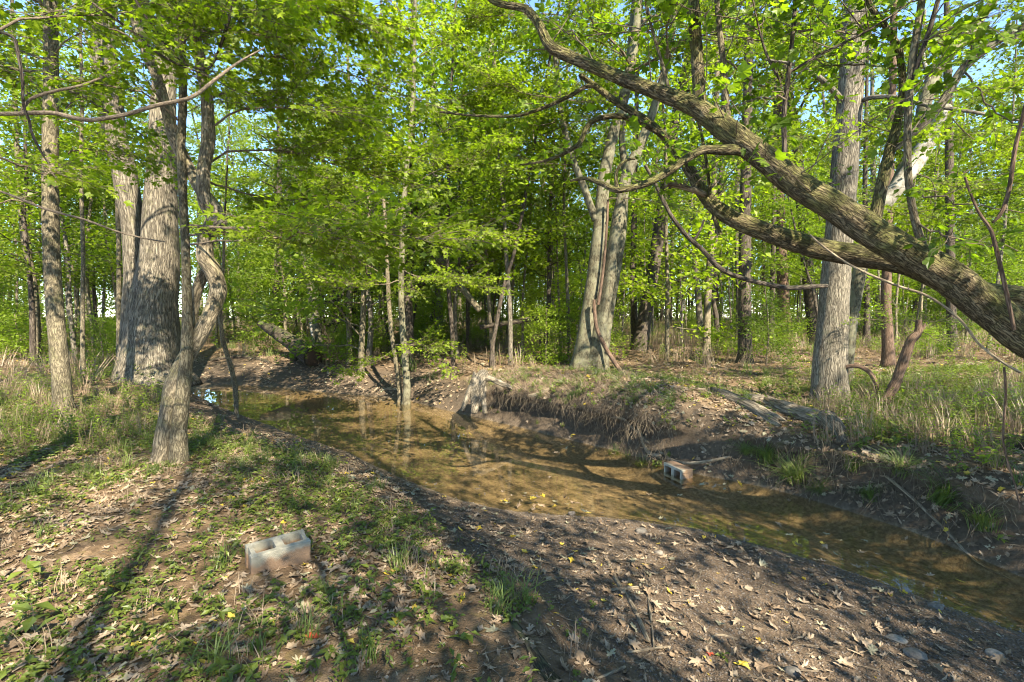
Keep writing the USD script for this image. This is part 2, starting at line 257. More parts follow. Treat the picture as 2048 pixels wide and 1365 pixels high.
rim = [(935, 772, 0.12), (985, 772, 0.2), (1050, 780, 0.22), (1120, 790, 0.22), (1200, 808, 0.22), (1270, 828, 0.165), (1335, 856, 0.06), (1420, 870, 0.06), (1520, 892, 0.01), (1620, 912, 0.0), (1720, 930, 0.02), (1850, 955, 0.04), (2048, 1000, 0.10)]
for p in dense([Gz(*a) for a in rim], 48): ctl.append(tuple(p))
for a in ((1000, 740, 0.24), (1165, 748, 0.22), (1300, 765, 0.25), (1430, 790, 0.22), (1560, 845, 0.2), (1655, 815, 0.22), (1780, 850, 0.24), (1950, 890, 0.24), (2048, 920, 0.26), (1490, 730, 0.24), (1700, 740, 0.3), (1950, 760, 0.34), (900, 715, 0.3), (1050, 700, 0.38), (1300, 690, 0.42), (1600, 690, 0.45), (1900, 690, 0.5)): C(*a)
for ang in np.linspace(0, 2 * math.pi, 28, endpoint=False):
    for r, z in ((33, 0.75), (60, 1.2), (120, 1.6)):
        x, y = r * math.sin(ang), 8 + r * math.cos(ang)
        ctl.append((x, y, z if y > 4 else 0.2))
for x, y, z in ((0, 0, 0.0), (-2, 0, 0.02), (-5, 1, 0.05), (-6, 5, 0.1), (-3, -3, 0.05), (2, -2, -0.05), (5, -3, 0), (-9, 8, 0.25), (-10, 2, .15), (-14, 12, 0.45), (0, -10, 0.1), (10, 8, 0.3), (14, 6, 0.3), (12, 14, 0.35), (4, 18, 0.42), (-3, 22, 0.5), (-8, 18, 0.45), (18, 20, .5)): ctl.append((x, y, z))
ctl = np.array(ctl)
_, uq = np.unique(np.round(ctl[:, :2] / 0.04), axis=0, return_index=True); ctl = ctl[uq]
rbf = RBFInterpolator(ctl[:, :2], ctl[:, 2], kernel='linear', smoothing=0.0)
gx0, gy0, gs = -40.0, -25.0, 0.12
gx, gy = np.arange(gx0, 42, gs), np.arange(gy0, 60, gs)
sub = 3
cgx, cgy = gx[::sub], gy[::sub]
fine = (np.abs(cgx[None, :]) < 60)
A, B = np.meshgrid(cgx, cgy)
coarse = rbf(np.c_[A.ravel(), B.ravel()]).reshape(A.shape)
H = map_coordinates(coarse, np.meshgrid(np.clip(np.arange(len(gy)) / sub, 0, len(cgy) - 1), np.clip(np.arange(len(gx)) / sub, 0, len(cgx) - 1), indexing='ij'), order=1)
ss = lambda x, a, b: np.clip((x - a) / (b - a), 0, 1) ** 2 * (3 - 2 * np.clip((x - a) / (b - a), 0, 1))
# the near part at full resolution
fx = (gx > -9) & (gx < 11); fy = (gy > 0) & (gy < 21)
A, B = np.meshgrid(gx[fx], gy[fy])
H[np.ix_(fy, fx)] = rbf(np.c_[A.ravel(), B.ravel()]).reshape(A.shape)
H = gaussian_filter(H, 0.5)
def base_h(x, y):
    x, y = np.asarray(x, float), np.asarray(y, float)
    if x.ndim == 0: return base_h(x[None], y[None])[0]
    return map_coordinates(H, [np.clip((y - gy0) / gs, 0, len(gy) - 1.01), np.clip((x - gx0) / gs, 0, len(gx) - 1.01)], order=1, mode='nearest')
def zt(x, y):
    x, y = np.asarray(x, float), np.asarray(y, float)
    h = base_h(x, y)
    wet = np.clip((h - (WZ - 0.02)) / 0.2, 0.18, 1)
    p = np.stack([x, y, 0 * x], -1)
    return h + wet * (0.075 * (meshkit.fbm(p * 1.6, 3, 5) - 0.5) + 0.035 * (meshkit.fbm(p * 7.0, 2, 9) - 0.5)) + 0.9 * np.clip((np.hypot(x, y) - 30) / 60, 0, 1) * (meshkit.noise(p * 0.08, 3) - .3)
def on_ground(px, py):
    """where the ray of a photo pixel meets the terrain"""
    r = ray(px, py); r = r / r[1]
    d = np.arange(1.0, 60, 0.02)
    q = np.array([0, 0, CAM_H]) + r * d[:, None]
    below = np.nonzero(q[:, 2] <= zt(q[:, 0], q[:, 1]))[0]
    return q[below[0]] if len(below) else q[-1]
def ground_at(px, d):
    """ground point in the photo column px at distance d"""
    x = (px - CX) / F_PX * d * math.cos(PITCH); return np.array([x, d, float(zt(x, d))])

def warp_axis(lo, hi, step, far_lo, far_hi, g=1.13):
    a = list(np.arange(lo, hi, step)); s = step; v = a[-1]
    while v < far_hi: s *= g; v += s; a.append(v)
    s = step; v = lo; b = []
    while v > far_lo: s *= g; v -= s; b.append(v)
    return np.array(b[::-1] + a)
xs = warp_axis(-5.5, 6.5, 0.036, -420, 420); ys = warp_axis(1.2, 12.0, 0.036, -120, 900)
A, B = np.meshgrid(xs, ys)
Z = zt(A, B)
hb = base_h(A, B)
# distance to the far shore line, for the undercut bank
rimpts = np.array([Gz(*a) for a in rim]); rimpts[:, 2] = 0
seg = np.linspace(0, len(rimpts) - 1, 200); rl = np.stack([np.interp(seg, np.arange(len(rimpts)), rimpts[:, k]) for k in (0, 1)], 1)
from scipy.spatial import cKDTree
rd, ri = cKDTree(rl).query(np.c_[A.ravel(), B.ravel()]); rd = rd.reshape(A.shape); ri = ri.reshape(A.shape)
FSd = cKDTree(np.stack([np.interp(np.linspace(0, len(FS) - 1, 300), np.arange(len(FS)), FS[:, k]) for k in (0, 1)], 1))
NSd = cKDTree(np.stack([np.interp(np.linspace(0, len(NS) - 1, 300), np.arange(len(NS)), NS[:, k]) for k in (0, 1)], 1))
NSp = np.stack([np.interp(np.linspace(0, len(NS) - 1, 300), np.arange(len(NS)), NS[:, k]) for k in (0, 1)], 1)
sk = seg[ri]
along = np.clip((sk - .9) / .8, 0, 1) * np.clip((7.0 - sk) / 1.6, 0, 1) + .55 * np.clip((sk - 7.2) / .8, 0, 1)           # strongest between the stump and the sticks
prof = np.interp(Z, [-.42, -.30, -.12, .02, .10, .3], [0, -.05, -.16, -.02, .34, .36])
push = prof * along * np.exp(-(rd / 0.60) ** 2) * (.8 + .5 * (meshkit.noise(np.stack([A * 3.1, B * 3.1, 0 * A], -1), 8) - .5))
# towards the water: down the slope
gyh, gxh = np.gradient(gaussian_filter(H, 2.5), gs)
sx = map_coordinates(gxh, [np.clip((B - gy0) / gs, 0, len(gy) - 1.01), np.clip((A - gx0) / gs, 0, len(gx) - 1.01)], order=1)
sy = map_coordinates(gyh, [np.clip((B - gy0) / gs, 0, len(gy) - 1.01), np.clip((A - gx0) / gs, 0, len(gx) - 1.01)], order=1)
sn = np.hypot(sx, sy) + 1e-6
Ax, By = A - push * sx / sn, B - push * sy / sn
bankz = ss(sn, 0.18, 0.5) * (np.hypot(A, B) < 30) * (Z > WZ + .03)
bump_ = meshkit.fbm(np.stack([A * 3.3, B * 3.3, Z * 3], -1), 4, 4) - .5
Z = Z + 0.13 * bankz * bump_ * np.clip((Z - WZ) / .2, 0, 1)
ny, nx = A.shape
I = np.arange(nx * ny).reshape(ny, nx)
quads = np.stack([I[:-1, :-1], I[:-1, 1:], I[1:, 1:], I[1:, :-1]], -1).reshape(-1, 4)
nz = meshkit.fbm(np.stack([A, B, 0 * A], -1) * 2.3, 3, 77)
sand = ss(Z + 0.05 * (nz - 0.5), WZ + 0.03, WZ - 0.03) * (np.hypot(A, B) < 26)
d_near = NSd.query(np.c_[A.ravel(), B.ravel()])[0].reshape(A.shape)
def nearside(x, y):
    q = np.stack([np.ravel(x), np.ravel(y)], 1); return (NSd.query(q)[0] < FSd.query(q)[0]).reshape(np.shape(x))
gravel_m = lambda x, y, z: nearside(x, y) * ss(-z, 0.06, 0.2) * ss(x + 0.35 * y, 0.5, 1.0) * (y < 5.6) * (z < 0.05) * (1 - ss(x - 0.95 * y, 0.6, 1.4))
gravel = np.clip(gravel_m(A, B, hb) + 0.5 * (nz - 0.5), 0, 1) * (gravel_m(A, B, hb) > 0.02)
steep = ss(sn, 0.28, 0.55)
backmud = ss(B, 11.5, 13.5) * ss(-hb, -0.25, 0.0) * ss(-A, -2.0, 0.5) * (B < 24)
mud = np.clip(.8 * steep * (np.hypot(A, B) < 30) + backmud + 0.75 * ss(-hb, -0.02, 0.16), 0, 1) * (1 - gravel)
g = add_mesh('/World', 'ground', np.stack([Ax, By, Z], -1).reshape(-1, 3), quads, 'forest_floor', smooth=True, sand=sand.ravel(), gravel=gravel.ravel(), mud=mud.ravel())
tag(g, 'brown forest floor with muddy stream banks and a gravel bar', None, None, 'structure')
# the surface as built (with the overhanging lip), for whatever lies on it
tb = np.full((420, 420), -9.0)
bi, bj = ((By + 0.5) / .05).astype(int), ((Ax + 9) / .05).astype(int); okb = (bi >= 0) & (bi < 420) & (bj >= 0) & (bj < 420) & (bankz > .02)
np.maximum.at(tb, (bi[okb], bj[okb]), Z[okb])
def ztop(x, y):
    x, y = np.asarray(x, float), np.asarray(y, float); z = zt(x, y); i, j = ((y + 0.5) / .05).astype(int), ((x + 9) / .05).astype(int)
    ok = (i >= 0) & (i < 420) & (j >= 0) & (j < 420); v = np.where(ok, tb[np.clip(i, 0, 419), np.clip(j, 0, 419)], -9); return np.where(v > -5, v, z)
wv = np.array([[-9, 1.0, WZ], [11, 1.0, WZ], [11, 21, WZ], [-9, 21, WZ]], float)
# water only where the channel is: a sheet cut to the stream's neighbourhood
wx, wy = np.arange(-9.5, 12, 0.25), np.arange(-0.5, 19.5, 0.25)
WA, WB = np.meshgrid(wx, wy)
keep = base_h(WA, WB) < WZ + 0.10
q = np.arange(WA.size).reshape(WA.shape)
cell = np.stack([q[:-1, :-1], q[:-1, 1:], q[1:, 1:], q[1:, :-1]], -1)
kc = keep[:-1, :-1] | keep[:-1, 1:] | keep[1:, 1:] | keep[1:, :-1]
cell = cell[kc]
uqv, inv = np.unique(cell, return_inverse=True)
wverts = np.stack([WA.ravel()[uqv], WB.ravel()[uqv], np.full(len(uqv), WZ)], -1)
w = add_mesh('/World', 'stream', wverts, inv.reshape(-1, 4), 'stream_water', smooth=False)
tag(w, 'shallow still brown stream reflecting the trees', None, None, 'structure')

# ------------------------------------------------------------------ tubes, limbs, leaves
def smooth_path(pts, n):
    pts = np.asarray(pts, float)
    if len(pts) < 3: t = np.linspace(0, 1, n)[:, None]; return pts[0] * (1 - t) + pts[-1] * t, t[:, 0]
    s = np.r_[0, np.cumsum(np.maximum(np.linalg.norm(np.diff(pts[:, :3], axis=0), axis=1), 1e-4) ** 0.5)]
    u = np.linspace(0, s[-1], n)
    from scipy.interpolate import PchipInterpolator
    return PchipInterpolator(s, pts, axis=0)(u), u / s[-1]
def tube(pts, rad, sides=10, rough=0.0, seed=0, cap=True, lump=0.0, flare=0.0, ridge=None):
    pts, rad = np.asarray(pts, float), np.asarray(rad, float)
    n = len(pts)
    t = np.gradient(pts, axis=0); t /= np.linalg.norm(t, axis=1, keepdims=True) + 1e-12
    a = np.zeros_like(t); ref = np.array([1.0, 0, 0]) if abs(t[0][0]) < 0.8 else np.array([0, 1.0, 0])
    for i in range(n):
        v = ref - t[i] * (ref @ t[i]); v /= np.linalg.norm(v) + 1e-12; a[i] = v; ref = v
    b = np.cross(t, a)
    th = np.arange(sides) * 2 * math.pi / sides
    s = np.r_[0, np.cumsum(np.linalg.norm(np.diff(pts, axis=0), axis=1))]
    c, sn_ = np.cos(th), np.sin(th)
    R = np.repeat(rad[:, None], sides, 1)
    rest = np.stack([c[None] * R, sn_[None] * R, np.repeat(s[:, None], sides, 1)], -1)
    rm = max(rad.mean(), 0.004)
    if lump: R = R * (1 + lump * (meshkit.fbm(np.stack([c[None] + 0 * R, sn_[None] + 0 * R, s[:, None] / rm * 0.25 + 0 * R], -1) * 1.1 + seed * 3.1, 2, seed) - 0.5) * 2)
    if flare: R = R * (1 + flare * np.exp(-s / (rad[0] * 1.3))[:, None] * (1 + 0.5 * np.cos(5 * th + seed)[None] + 0.25 * np.cos(3 * th + 2 * seed)[None]))
    if ridge:  # ridged bark, amplitude in metres, spacing in metres
        amp, sp, st = ridge
        q = np.stack([c[None] * rm / sp + 0 * R, sn_[None] * rm / sp + 0 * R, s[:, None] / sp * st + 0 * R], -1)
        R = R + amp * (1 - 2 * np.abs(meshkit.fbm(q + meshkit.fbm(q * .7, 2, seed + 5)[..., None], 2, seed) - 0.5) * 2.2)
    if rough: R = R + rough * (meshkit.fbm(rest * 30 + seed, 3, seed) - 0.5) * 2
    V = pts[:, None] + R[..., None] * (c[None, :, None] * a[:, None] + sn_[None, :, None] * b[:, None])
    i, j = np.meshgrid(np.arange(n - 1), np.arange(sides), indexing='ij'); k = (j + 1) % sides
    Q = np.stack([i * sides + j, i * sides + k, (i + 1) * sides + k, (i + 1) * sides + j], -1).reshape(-1, 4)
    Fc = np.vstack([Q[:, [0, 1, 2]], Q[:, [0, 2, 3]]])
    V, rest = V.reshape(-1, 3), rest.reshape(-1, 3)
    if cap:
        for e, idx in ((0, np.arange(sides)), (n - 1, (n - 1) * sides + np.arange(sides))):
            V = np.vstack([V, pts[e]]); rest = np.vstack([rest, [0, 0, s[e]]]); m = len(V) - 1
            ring = np.stack([idx, np.roll(idx, -1), np.full(sides, m)], 1)
            Fc = np.vstack([Fc, ring[:, ::-1] if e == 0 else ring])
    return V, Fc, rest
class MB:
    def __init__(s): s.V, s.F, s.R, s.n = [], [], [], 0
    def add(s, V, F, R=None):
        s.V.append(V); s.F.append(np.asarray(F) + s.n); s.R.append(R if R is not None else V); s.n += len(V); return s
    def build(s, parent, name, mat, smooth=True, rest=True):
        V, F_, R = np.vstack(s.V), np.vstack(s.F), np.vstack(s.R)
        return add_mesh(parent, name, V, F_, mat, smooth=smooth, **({'rest': R} if rest else {}))

def leaf_simple(L, W, fold=0.18, droop=0.12):
    V = np.array([[0, 0, 0], [0.45 * L, -W / 2, fold * W], [L, 0, -droop * L], [0.45 * L, W / 2, fold * W], [0.45 * L, 0, 0]])
    return V, np.array([[0, 1, 4], [1, 2, 4], [2, 3, 4], [3, 0, 4]])
def leaf_flat(L, W):
    V = np.array([[0, 0, 0], [0.42 * L, -W / 2, 0.12 * W], [L, 0, -0.1 * L], [0.42 * L, W / 2, 0.12 * W]])
    return V, np.array([[0, 1, 2], [0, 2, 3]])
def leaf_outline(ang_r, L, dish=0.12, curl=0.0, rng=None, fold=0.0, droop=0.0, jit=0.0):
    """fan from the blade's heart; ang_r: (angle in degrees from the tip direction, radius) for one half"""
    right = [(math.radians(a), r) for a, r in ang_r]; left = [(-a, r) for a, r in right[::-1] if abs(a) > 1e-6 and abs(a) < math.pi - 1e-6]
    pts = right + left
    c = np.array([0.38 * L, 0, 0])
    V = [c]
    for a, r in pts:
        if jit: r = r * (1 + rng.normal(0, jit))
        x, y = c[0] + math.cos(a) * r * L, math.sin(a) * r * L
        z = -dish * L * r * r + curl * L * math.sin(3 * a + 1) * r * r + (0 if rng is None else rng.normal(0, 0.02) * L) + fold * abs(y) - droop * (x - c[0]) * abs(x - c[0]) / L
        V.append([x, y, z])
    n = len(pts)
    Fc = [[0, 1 + i, 1 + (i + 1) % n] for i in range(n)]
    return np.array(V), np.array(Fc)
MAPLE = [(0, 0.62), (14, 0.42), (28, 0.37), (46, 0.52), (60, 0.55), (78, 0.34), (112, 0.40), (135, 0.27), (165, 0.30), (180, 0.24)]
OAK = [(0, 0.62), (12, 0.5), (20, 0.30), (34, 0.46), (46, 0.42), (58, 0.19), (84, 0.33), (104, 0.30), (120, 0.16), (150, 0.28), (168, 0.3), (180, 0.40)]
TOOTH = [(0, 0.64), (16, 0.42), (34, 0.36), (52, 0.36), (75, 0.31), (105, 0.28), (140, 0.30), (180, 0.38)]
MAPLE7 = [(0, 0.62), (24, 0.28), (52, 0.55), (80, 0.25), (116, 0.38), (180, 0.26)]
def xform(V, R, t, s=1.0): return (V * s) @ np.asarray(R).T + t
def rot(ax, a):
    from scipy.spatial.transform import Rotation
    return Rotation.from_euler(ax, a).as_matrix()

def spray_mesh(rng, kind, L, n, length, twig_r=0.004):
    """a leafy twig along +x lying about flat in z, leaves left and right"""
    leaves, wood = MB(), MB()
    nb = 0
    pts = np.array([[0, 0, 0], [0.35 * length, rng.normal(0, .04) * length, 0.03 * length], [0.7 * length, rng.normal(0, .06) * length, 0.02 * length], [length, rng.normal(0, .09) * length, -0.05 * length]])
    main, _ = smooth_path(pts, 6)
    wood.add(*tube(main, np.linspace(twig_r, twig_r * 0.4, 6), 4))
    sites = []
    sides_n = max(2, int(n / 6))
    for k in range(sides_n):
        t = 0.15 + 0.75 * (k + rng.uniform(-.3, .3)) / sides_n
        p0 = np.array([np.interp(t, np.linspace(0, 1, 6), main[:, c]) for c in range(3)])
        sgn = 1 if k % 2 else -1
        ang = sgn * rng.uniform(0.6, 1.1); l = length * rng.uniform(0.25, 0.5) * (1.1 - 0.6 * t)
        p1 = p0 + l * np.array([math.cos(ang), math.sin(ang), rng.normal(0.02, 0.12)])
        wood.add(*tube(np.array([p0, 0.5 * (p0 + p1) + [0, 0, .02 * length], p1]), np.array([twig_r * .6, twig_r * .5, twig_r * .3]), 3))
        m = max(2, int(n / sides_n) - 1)
        for q_ in range(m):
            u = (q_ + 0.6) / m; sites.append((p0 + (p1 - p0) * u, ang + (1 if q_ % 2 else -1) * rng.uniform(0.3, 1.0)))
    for q_ in range(max(1, n - len(sites))):
        u = rng.uniform(0.5, 1.02); sites.append((np.array([np.interp(u, np.linspace(0, 1, 6), main[:, c]) for c in range(3)]), rng.uniform(-1, 1)))
    for p, a in sites:
        l = L * rng.uniform(0.5, 1.25)
        if kind == 'maple': V, Fc = leaf_outline(MAPLE7, l, rng=rng, dish=rng.uniform(.05, .25), fold=rng.uniform(-.1, .35), droop=rng.uniform(0, .4), jit=.06)
        elif kind == 'maple_fine': V, Fc = leaf_outline(MAPLE, l, rng=rng, dish=rng.uniform(.05, .3), fold=rng.uniform(-.1, .45), droop=rng.uniform(0, .6), jit=.07)
        elif kind == 'toothed': V, Fc = leaf_outline(TOOTH, l, rng=rng, dish=rng.uniform(.05, .3), fold=rng.uniform(-.1, .5), droop=rng.uniform(0, .6), jit=.08)
        elif kind == 'flat': V, Fc = leaf_flat(l, l * rng.uniform(0.5, 0.75))
        else: V, Fc = leaf_simple(l, l * rng.uniform(0.42, 0.62))
        R = rot('z', a) @ rot('y', rng.normal(0.25, 0.35)) @ rot('x', rng.normal(0, 0.45))
        pet = R @ np.array([0.35 * l, 0, 0])
        leaves.add(xform(V, R, p + pet), Fc)
        if kind in ('maple_fine', 'toothed'):
            wood.add(*tube(np.array([p, p + pet]), np.array([.0013, .0009]), 3, cap=False))
    return leaves, wood
def spray_class(name, seed, kind, L, n, length, leafm, woodm='bark_twig', wood=True):
    rng = np.random.default_rng(seed)
    p = klass(name)
    lv, wd = spray_mesh(rng, kind, L, n, length)
    lv.build(p, 'leaves', leafm, smooth=False, rest=False)
    if wood: wd.build(p, 'twig', woodm)
    return p
SPRAY = {
    'maple': [spray_class(f'maple_spray_kind_{i}', 10 + i, 'maple', 0.085, 26, 0.62, 'leaf_maple') for i in range(3)],
    'near': [spray_class(f'near_spray_kind_{i}', 20 + i, 'maple_fine', 0.12, 9, 0.45, 'leaf_near') for i in range(3)],
    'broad': [spray_class(f'broad_spray_kind_{i}', 30 + i, 'toothed', 0.10, 12, 0.5, 'leaf_near') for i in range(3)],
    'canopy': [spray_class(f'canopy_spray_kind_{i}', 40 + i, 'simple', 0.11, 34, 0.9, 'leaf_canopy', wood=False) for i in range(3)],
    'thicket': [spray_class(f'thicket_spray_kind_{i}', 50 + i, 'simple', 0.055, 34, 0.5, 'leaf_thicket') for i in range(3)],
}
def grow(p0, d0, length, n, rng, wander=0.18, up=0.0):
    p, d = np.array(p0, float), np.array(d0, float); d /= np.linalg.norm(d)
    out = [p.copy()]; st = length / n
    for _ in range(n):
        d = d + rng.normal(0, wander, 3) + [0, 0, up]; d /= np.linalg.norm(d); p = p + d * st; out.append(p.copy())
    return np.array(out)
def at_path(path, t):
    k = t * (len(path) - 1); i = int(min(k, len(path) - 2)); f = k - i
    return path[i] * (1 - f) + path[i + 1] * f, (path[i + 1] - path[i])
class Crown:
    """collects leaf sprays of one tree"""
    def __init__(s): s.p, s.d, s.s = [], [], []
    def along(s, path, t0, step, rng, scale=1.0, spread=0.9, up=0.1):
        L = np.linalg.norm(np.diff(path, axis=0), axis=1).sum(); n = max(1, int(L * (1 - t0) / step))
        for k in range(n):
            t = t0 + (1 - t0) * (k + rng.uniform(0, 1)) / n
            p, d = at_path(path, min(t, 1)); d = d / (np.linalg.norm(d) + 1e-9)
            side = np.cross(d, [0, 0, 1.0]); side /= np.linalg.norm(side) + 1e-9
            v = d * rng.uniform(.3, 1) + side * rng.choice([-1, 1]) * rng.uniform(.2, 1) * spread + np.array([0, 0, rng.normal(up, .18)])
            s.p.append(p); s.d.append(v); s.s.append(scale * rng.uniform(.7, 1.25))
    def build(s, parent, kind, rng, name='crown', tilt=0.25):
        if not s.p: return
        instancer(parent, name, SPRAY[kind], rng.integers(0, len(SPRAY[kind]), len(s.p)), s.p, frames(np.array(s.d), tilt=tilt, rng=rng), np.array(s.s))

# ------------------------------------------------------------------ background tree kinds (class prims, copied below)
def tree_class(name, seed, height, r0, crown0, reach, nlimb, leaf, leafm, barkm, sprays_per_m, L, per, lean=0.04, limbs_up=0.35, flatl=False):
    rng = np.random.default_rng(seed); p = klass(name)
    tr = grow((0, 0, -0.25), (rng.normal(0, lean), rng.normal(0, lean), 1), height, 10, rng, 0.045, 0.04)
    path, u = smooth_path(tr, 26)
    add = tube(path, r0 * (1 - 0.85 * u) + 0.008, 9, lump=0.06, flare=0.35, seed=seed, rough=0.004)
    limbs, leaves = MB(), MB(); limbs.add(*add)
    for k in range(nlimb):
        t = crown0 + (0.98 - crown0) * (k + rng.uniform(0, 1)) / nlimb
        q, _ = at_path(path, t); az = k * 2.4 + rng.uniform(-.5, .5)
        ln = reach * rng.uniform(.6, 1.15) * (1.0 - 0.65 * ((t - crown0) / (1 - crown0)) ** 1.5)
        lp = grow(q, (math.cos(az), math.sin(az), rng.uniform(.1, .9) * limbs_up * 2), ln, 6, rng, 0.16, 0.0)
        rr = max(0.006, r0 * 0.32 * (1 - 0.6 * t))
        limbs.add(*tube(lp, np.linspace(rr, rr * .25, len(lp)), 5))
        paths = [lp]
        for m in range(3):
            a, d = at_path(lp, rng.uniform(.3, .9)); d = d / np.linalg.norm(d)
            v = d + np.cross(d, [0, 0, 1]) * rng.choice([-1, 1]) * rng.uniform(.5, 1.1) + [0, 0, rng.normal(0, .15)]
            sp = grow(a, v, ln * rng.uniform(.3, .6), 4, rng, .15); limbs.add(*tube(sp, np.linspace(rr * .45, rr * .15, 5), 4)); paths.append(sp)
        for sp in paths:
            l = np.linalg.norm(np.diff(sp, axis=0), axis=1).sum(); n = int(l * sprays_per_m * per + .5)
            if n < 1: continue
            ts = rng.uniform(.15 if sp is not lp else .3, 1.05, n)
            for t_ in ts:
                a, d = at_path(sp, min(t_, 1)); a = a + rng.normal(0, (.24, .24, .10)) * 1.1
                ll = L * rng.uniform(.65, 1.25)
                V, Fc = leaf_flat(ll, ll * rng.uniform(.55, .85)) if flatl else leaf_simple(ll, ll * rng.uniform(.5, .8))
                R = rot('z', rng.uniform(0, 6.28)) @ rot('y', rng.normal(.2, .4)) @ rot('x', rng.normal(0, .5))
                leaves.add(xform(V, R, a), Fc)
    limbs.build(p, 'trunk', barkm)
    m = leaves.build(p, 'crown', leafm, smooth=False, rest=False)
    return p

# ------------------------------------------------------------------ trees that stand out in the photograph
def px_path(spec, n=None):
    """(px, py, width px, distance) along a stem -> world path and radii"""
    pts = np.array([np.r_[P(a, b, d), w * 0.5 * d / F_PX / math.sqrt(1 + 0.55 * ((a - CX) / F_PX) ** 2)] for a, b, w, d in spec])
    n = n or max(8, 5 * len(spec))
    q, _ = smooth_path(pts, n)
    return q[:, :3], q[:, 3]
def foot(spec):
    """drops the first point of a stem into the ground"""
    a, b, w, d = spec[0]; p = P(a, b, d); z = float(zt(p[0], p[1]))
    return p, z
def stem(tree, name, spec, mat, sides=12, n=None, root=False, up=None, **kw):
    path, rad = px_path(spec, n)
    if root: kw['flare'] = .22 if spec[0][2] > 60 else max(.5, 1.6 * kw.get('flare', .3))
    if root:
        z = float(zt(path[0][0], path[0][1])) - 0.12
        path = np.vstack([[path[0][0], path[0][1], min(z, path[0][2] - 0.05)], path]); rad = np.r_[rad[0] * 1.06, rad]
    if up:  # carry on above the frame, to height up
        d = path[-1] - path[-3]; d /= np.linalg.norm(d); L = max(0.5, (up - path[-1][2]) / max(d[2], 0.5)); m = 12
        ext = path[-1] + d * np.linspace(L / m, L, m)[:, None]; path = np.vstack([path, ext]); rad = np.r_[rad, np.linspace(rad[-1], 0.02, m + 1)[1:]]
    add = tube(path, rad, sides, **kw)
    add_mesh(tree, name, *add[:2], mat, rest=add[2])
    return path, rad
def leafy(tree, limbs, mat, kind, seed, step=0.10, scale=1.0, t0=0.25, twigs=True, crown=None, side=2, r=0.012, spread=.9, up=.08):
    """limbs: lists of (px, py, distance); each becomes a branch with side twigs and leaf sprays"""
    rng = np.random.default_rng(seed); cr = crown or Crown(); tw = MB()
    for lm in limbs:
        pts = np.array([P(*q) if len(q) == 3 and q[0] > -3000 else q for q in lm]); path, u = smooth_path(pts, 10)
        path = path + rng.normal(0, .012, path.shape)
        path[0] = pts[0]
        add = tube(path, r * (1 - .75 * u) + .002, 6); add_mesh(tree, 'branch', *add[:2], mat, rest=add[2])
        cr.along(path, t0, step, rng, scale, spread, up)
        L = np.linalg.norm(np.diff(path, axis=0), axis=1).sum()
        for k in range(int(side * L) + 1):
            t = rng.uniform(max(.12, t0 * .6), .95); a, d = at_path(path, t); d = d / np.linalg.norm(d)
            v = d + np.cross(d, [0, 0, 1.]) * rng.choice([-1, 1]) * rng.uniform(.5, 1.2) + [0, 0, rng.normal(.05, .2)]
            sp = grow(a, v, rng.uniform(.3, .8) * min(L, 2.2) * .6, 4, rng, .12); tw.add(*tube(sp, np.linspace(r * .4, .0016, 5), 4)); cr.along(sp, .1, step, rng, scale, spread, up)
    if tw.n: tag(tw.build(tree, 'twigwork', mat), kind='stuff')
    if crown is None: cr.build(tree, kind, rng)
    return cr
def canopy(tree, paths, zlo, reach, n, mat, kind, seed, step=0.32, scale=1.25, r=0.05, az=None):
    """limbs above the frame with leaf sprays, so that the tree has its own crown and shade"""
    rng = np.random.default_rng(seed); cr = Crown(); tw = MB()
    for path in paths:
        ok = np.nonzero(path[:, 2] > zlo)[0]
        if len(ok) < 2: continue
        for k in range(n):
            i = ok[int(rng.integers(0, len(ok) - 1))]; a = path[i] + (path[i + 1] - path[i]) * rng.uniform(); th = k * 2.4 + rng.uniform(-.5, .5) if az is None else rng.uniform(*az)
            lp = grow(a, (math.cos(th), math.sin(th), rng.uniform(.1, .7)), reach * rng.uniform(.55, 1.1), 7, rng, .16)
            tw.add(*tube(lp, np.linspace(r, .006, 8), 6)); cr.along(lp, .3, step, rng, scale)
            for m in range(4):
                b, d = at_path(lp, rng.uniform(.3, .95)); d /= np.linalg.norm(d)
                sp = grow(b, d + np.cross(d, [0, 0, 1.]) * rng.choice([-1, 1]) * rng.uniform(.5, 1.2) + [0, 0, rng.normal(.1, .2)], reach * rng.uniform(.2, .45), 4, rng, .14)
                tw.add(*tube(sp, np.linspace(r * .35, .004, 5), 4)); cr.along(sp, .1, step, rng, scale)
    tag(tw.build(tree, 'limbwork', mat), kind='stuff'); cr.build(tree, kind, rng, 'upper_crown')

# great two-stemmed oak
t = thing('oak_tree', 'huge twin-trunked oak with furrowed grey bark on the left bank', 'tree')
d = 12.6
pa, _ = stem(t, 'trunk', [(306, 765, 139.5, d), (303, 742, 117.2, d), (304, 690, 104.2, d), (306, 620, 93.0, d), (318, 520, 76.3, d), (321, 420, 65.1, d), (324, 320, 53.9, d), (327, 200, 46.5, d), (334, 90, 40.9, d), (337, -40, 39.1, d), (342, -260, 35.3, d)], 'bark_oak', 40, 70, root=True, up=21, flare=0.28, lump=0.05, ridge=(0.007, 0.04, .10), seed=3)
pb, _ = stem(t, 'trunk', [(266, 740, 56, d), (270, 640, 52, d), (273, 540, 48, d), (267, 450, 46, d), (258, 400, 47, d), (246, 330, 46, d), (229, 270, 45, d), (221, 200, 45, d), (208, 100, 43, d), (196, -20, 42, d), (175, -260, 38, d)], 'bark_oak', 36, 60, root=True, up=20, lump=0.05, ridge=(0.007, 0.04, .10), seed=4)
canopy(t, [pa, pb], 9.0, 4.2, 6, 'bark_oak', 'canopy', 5, az=None)
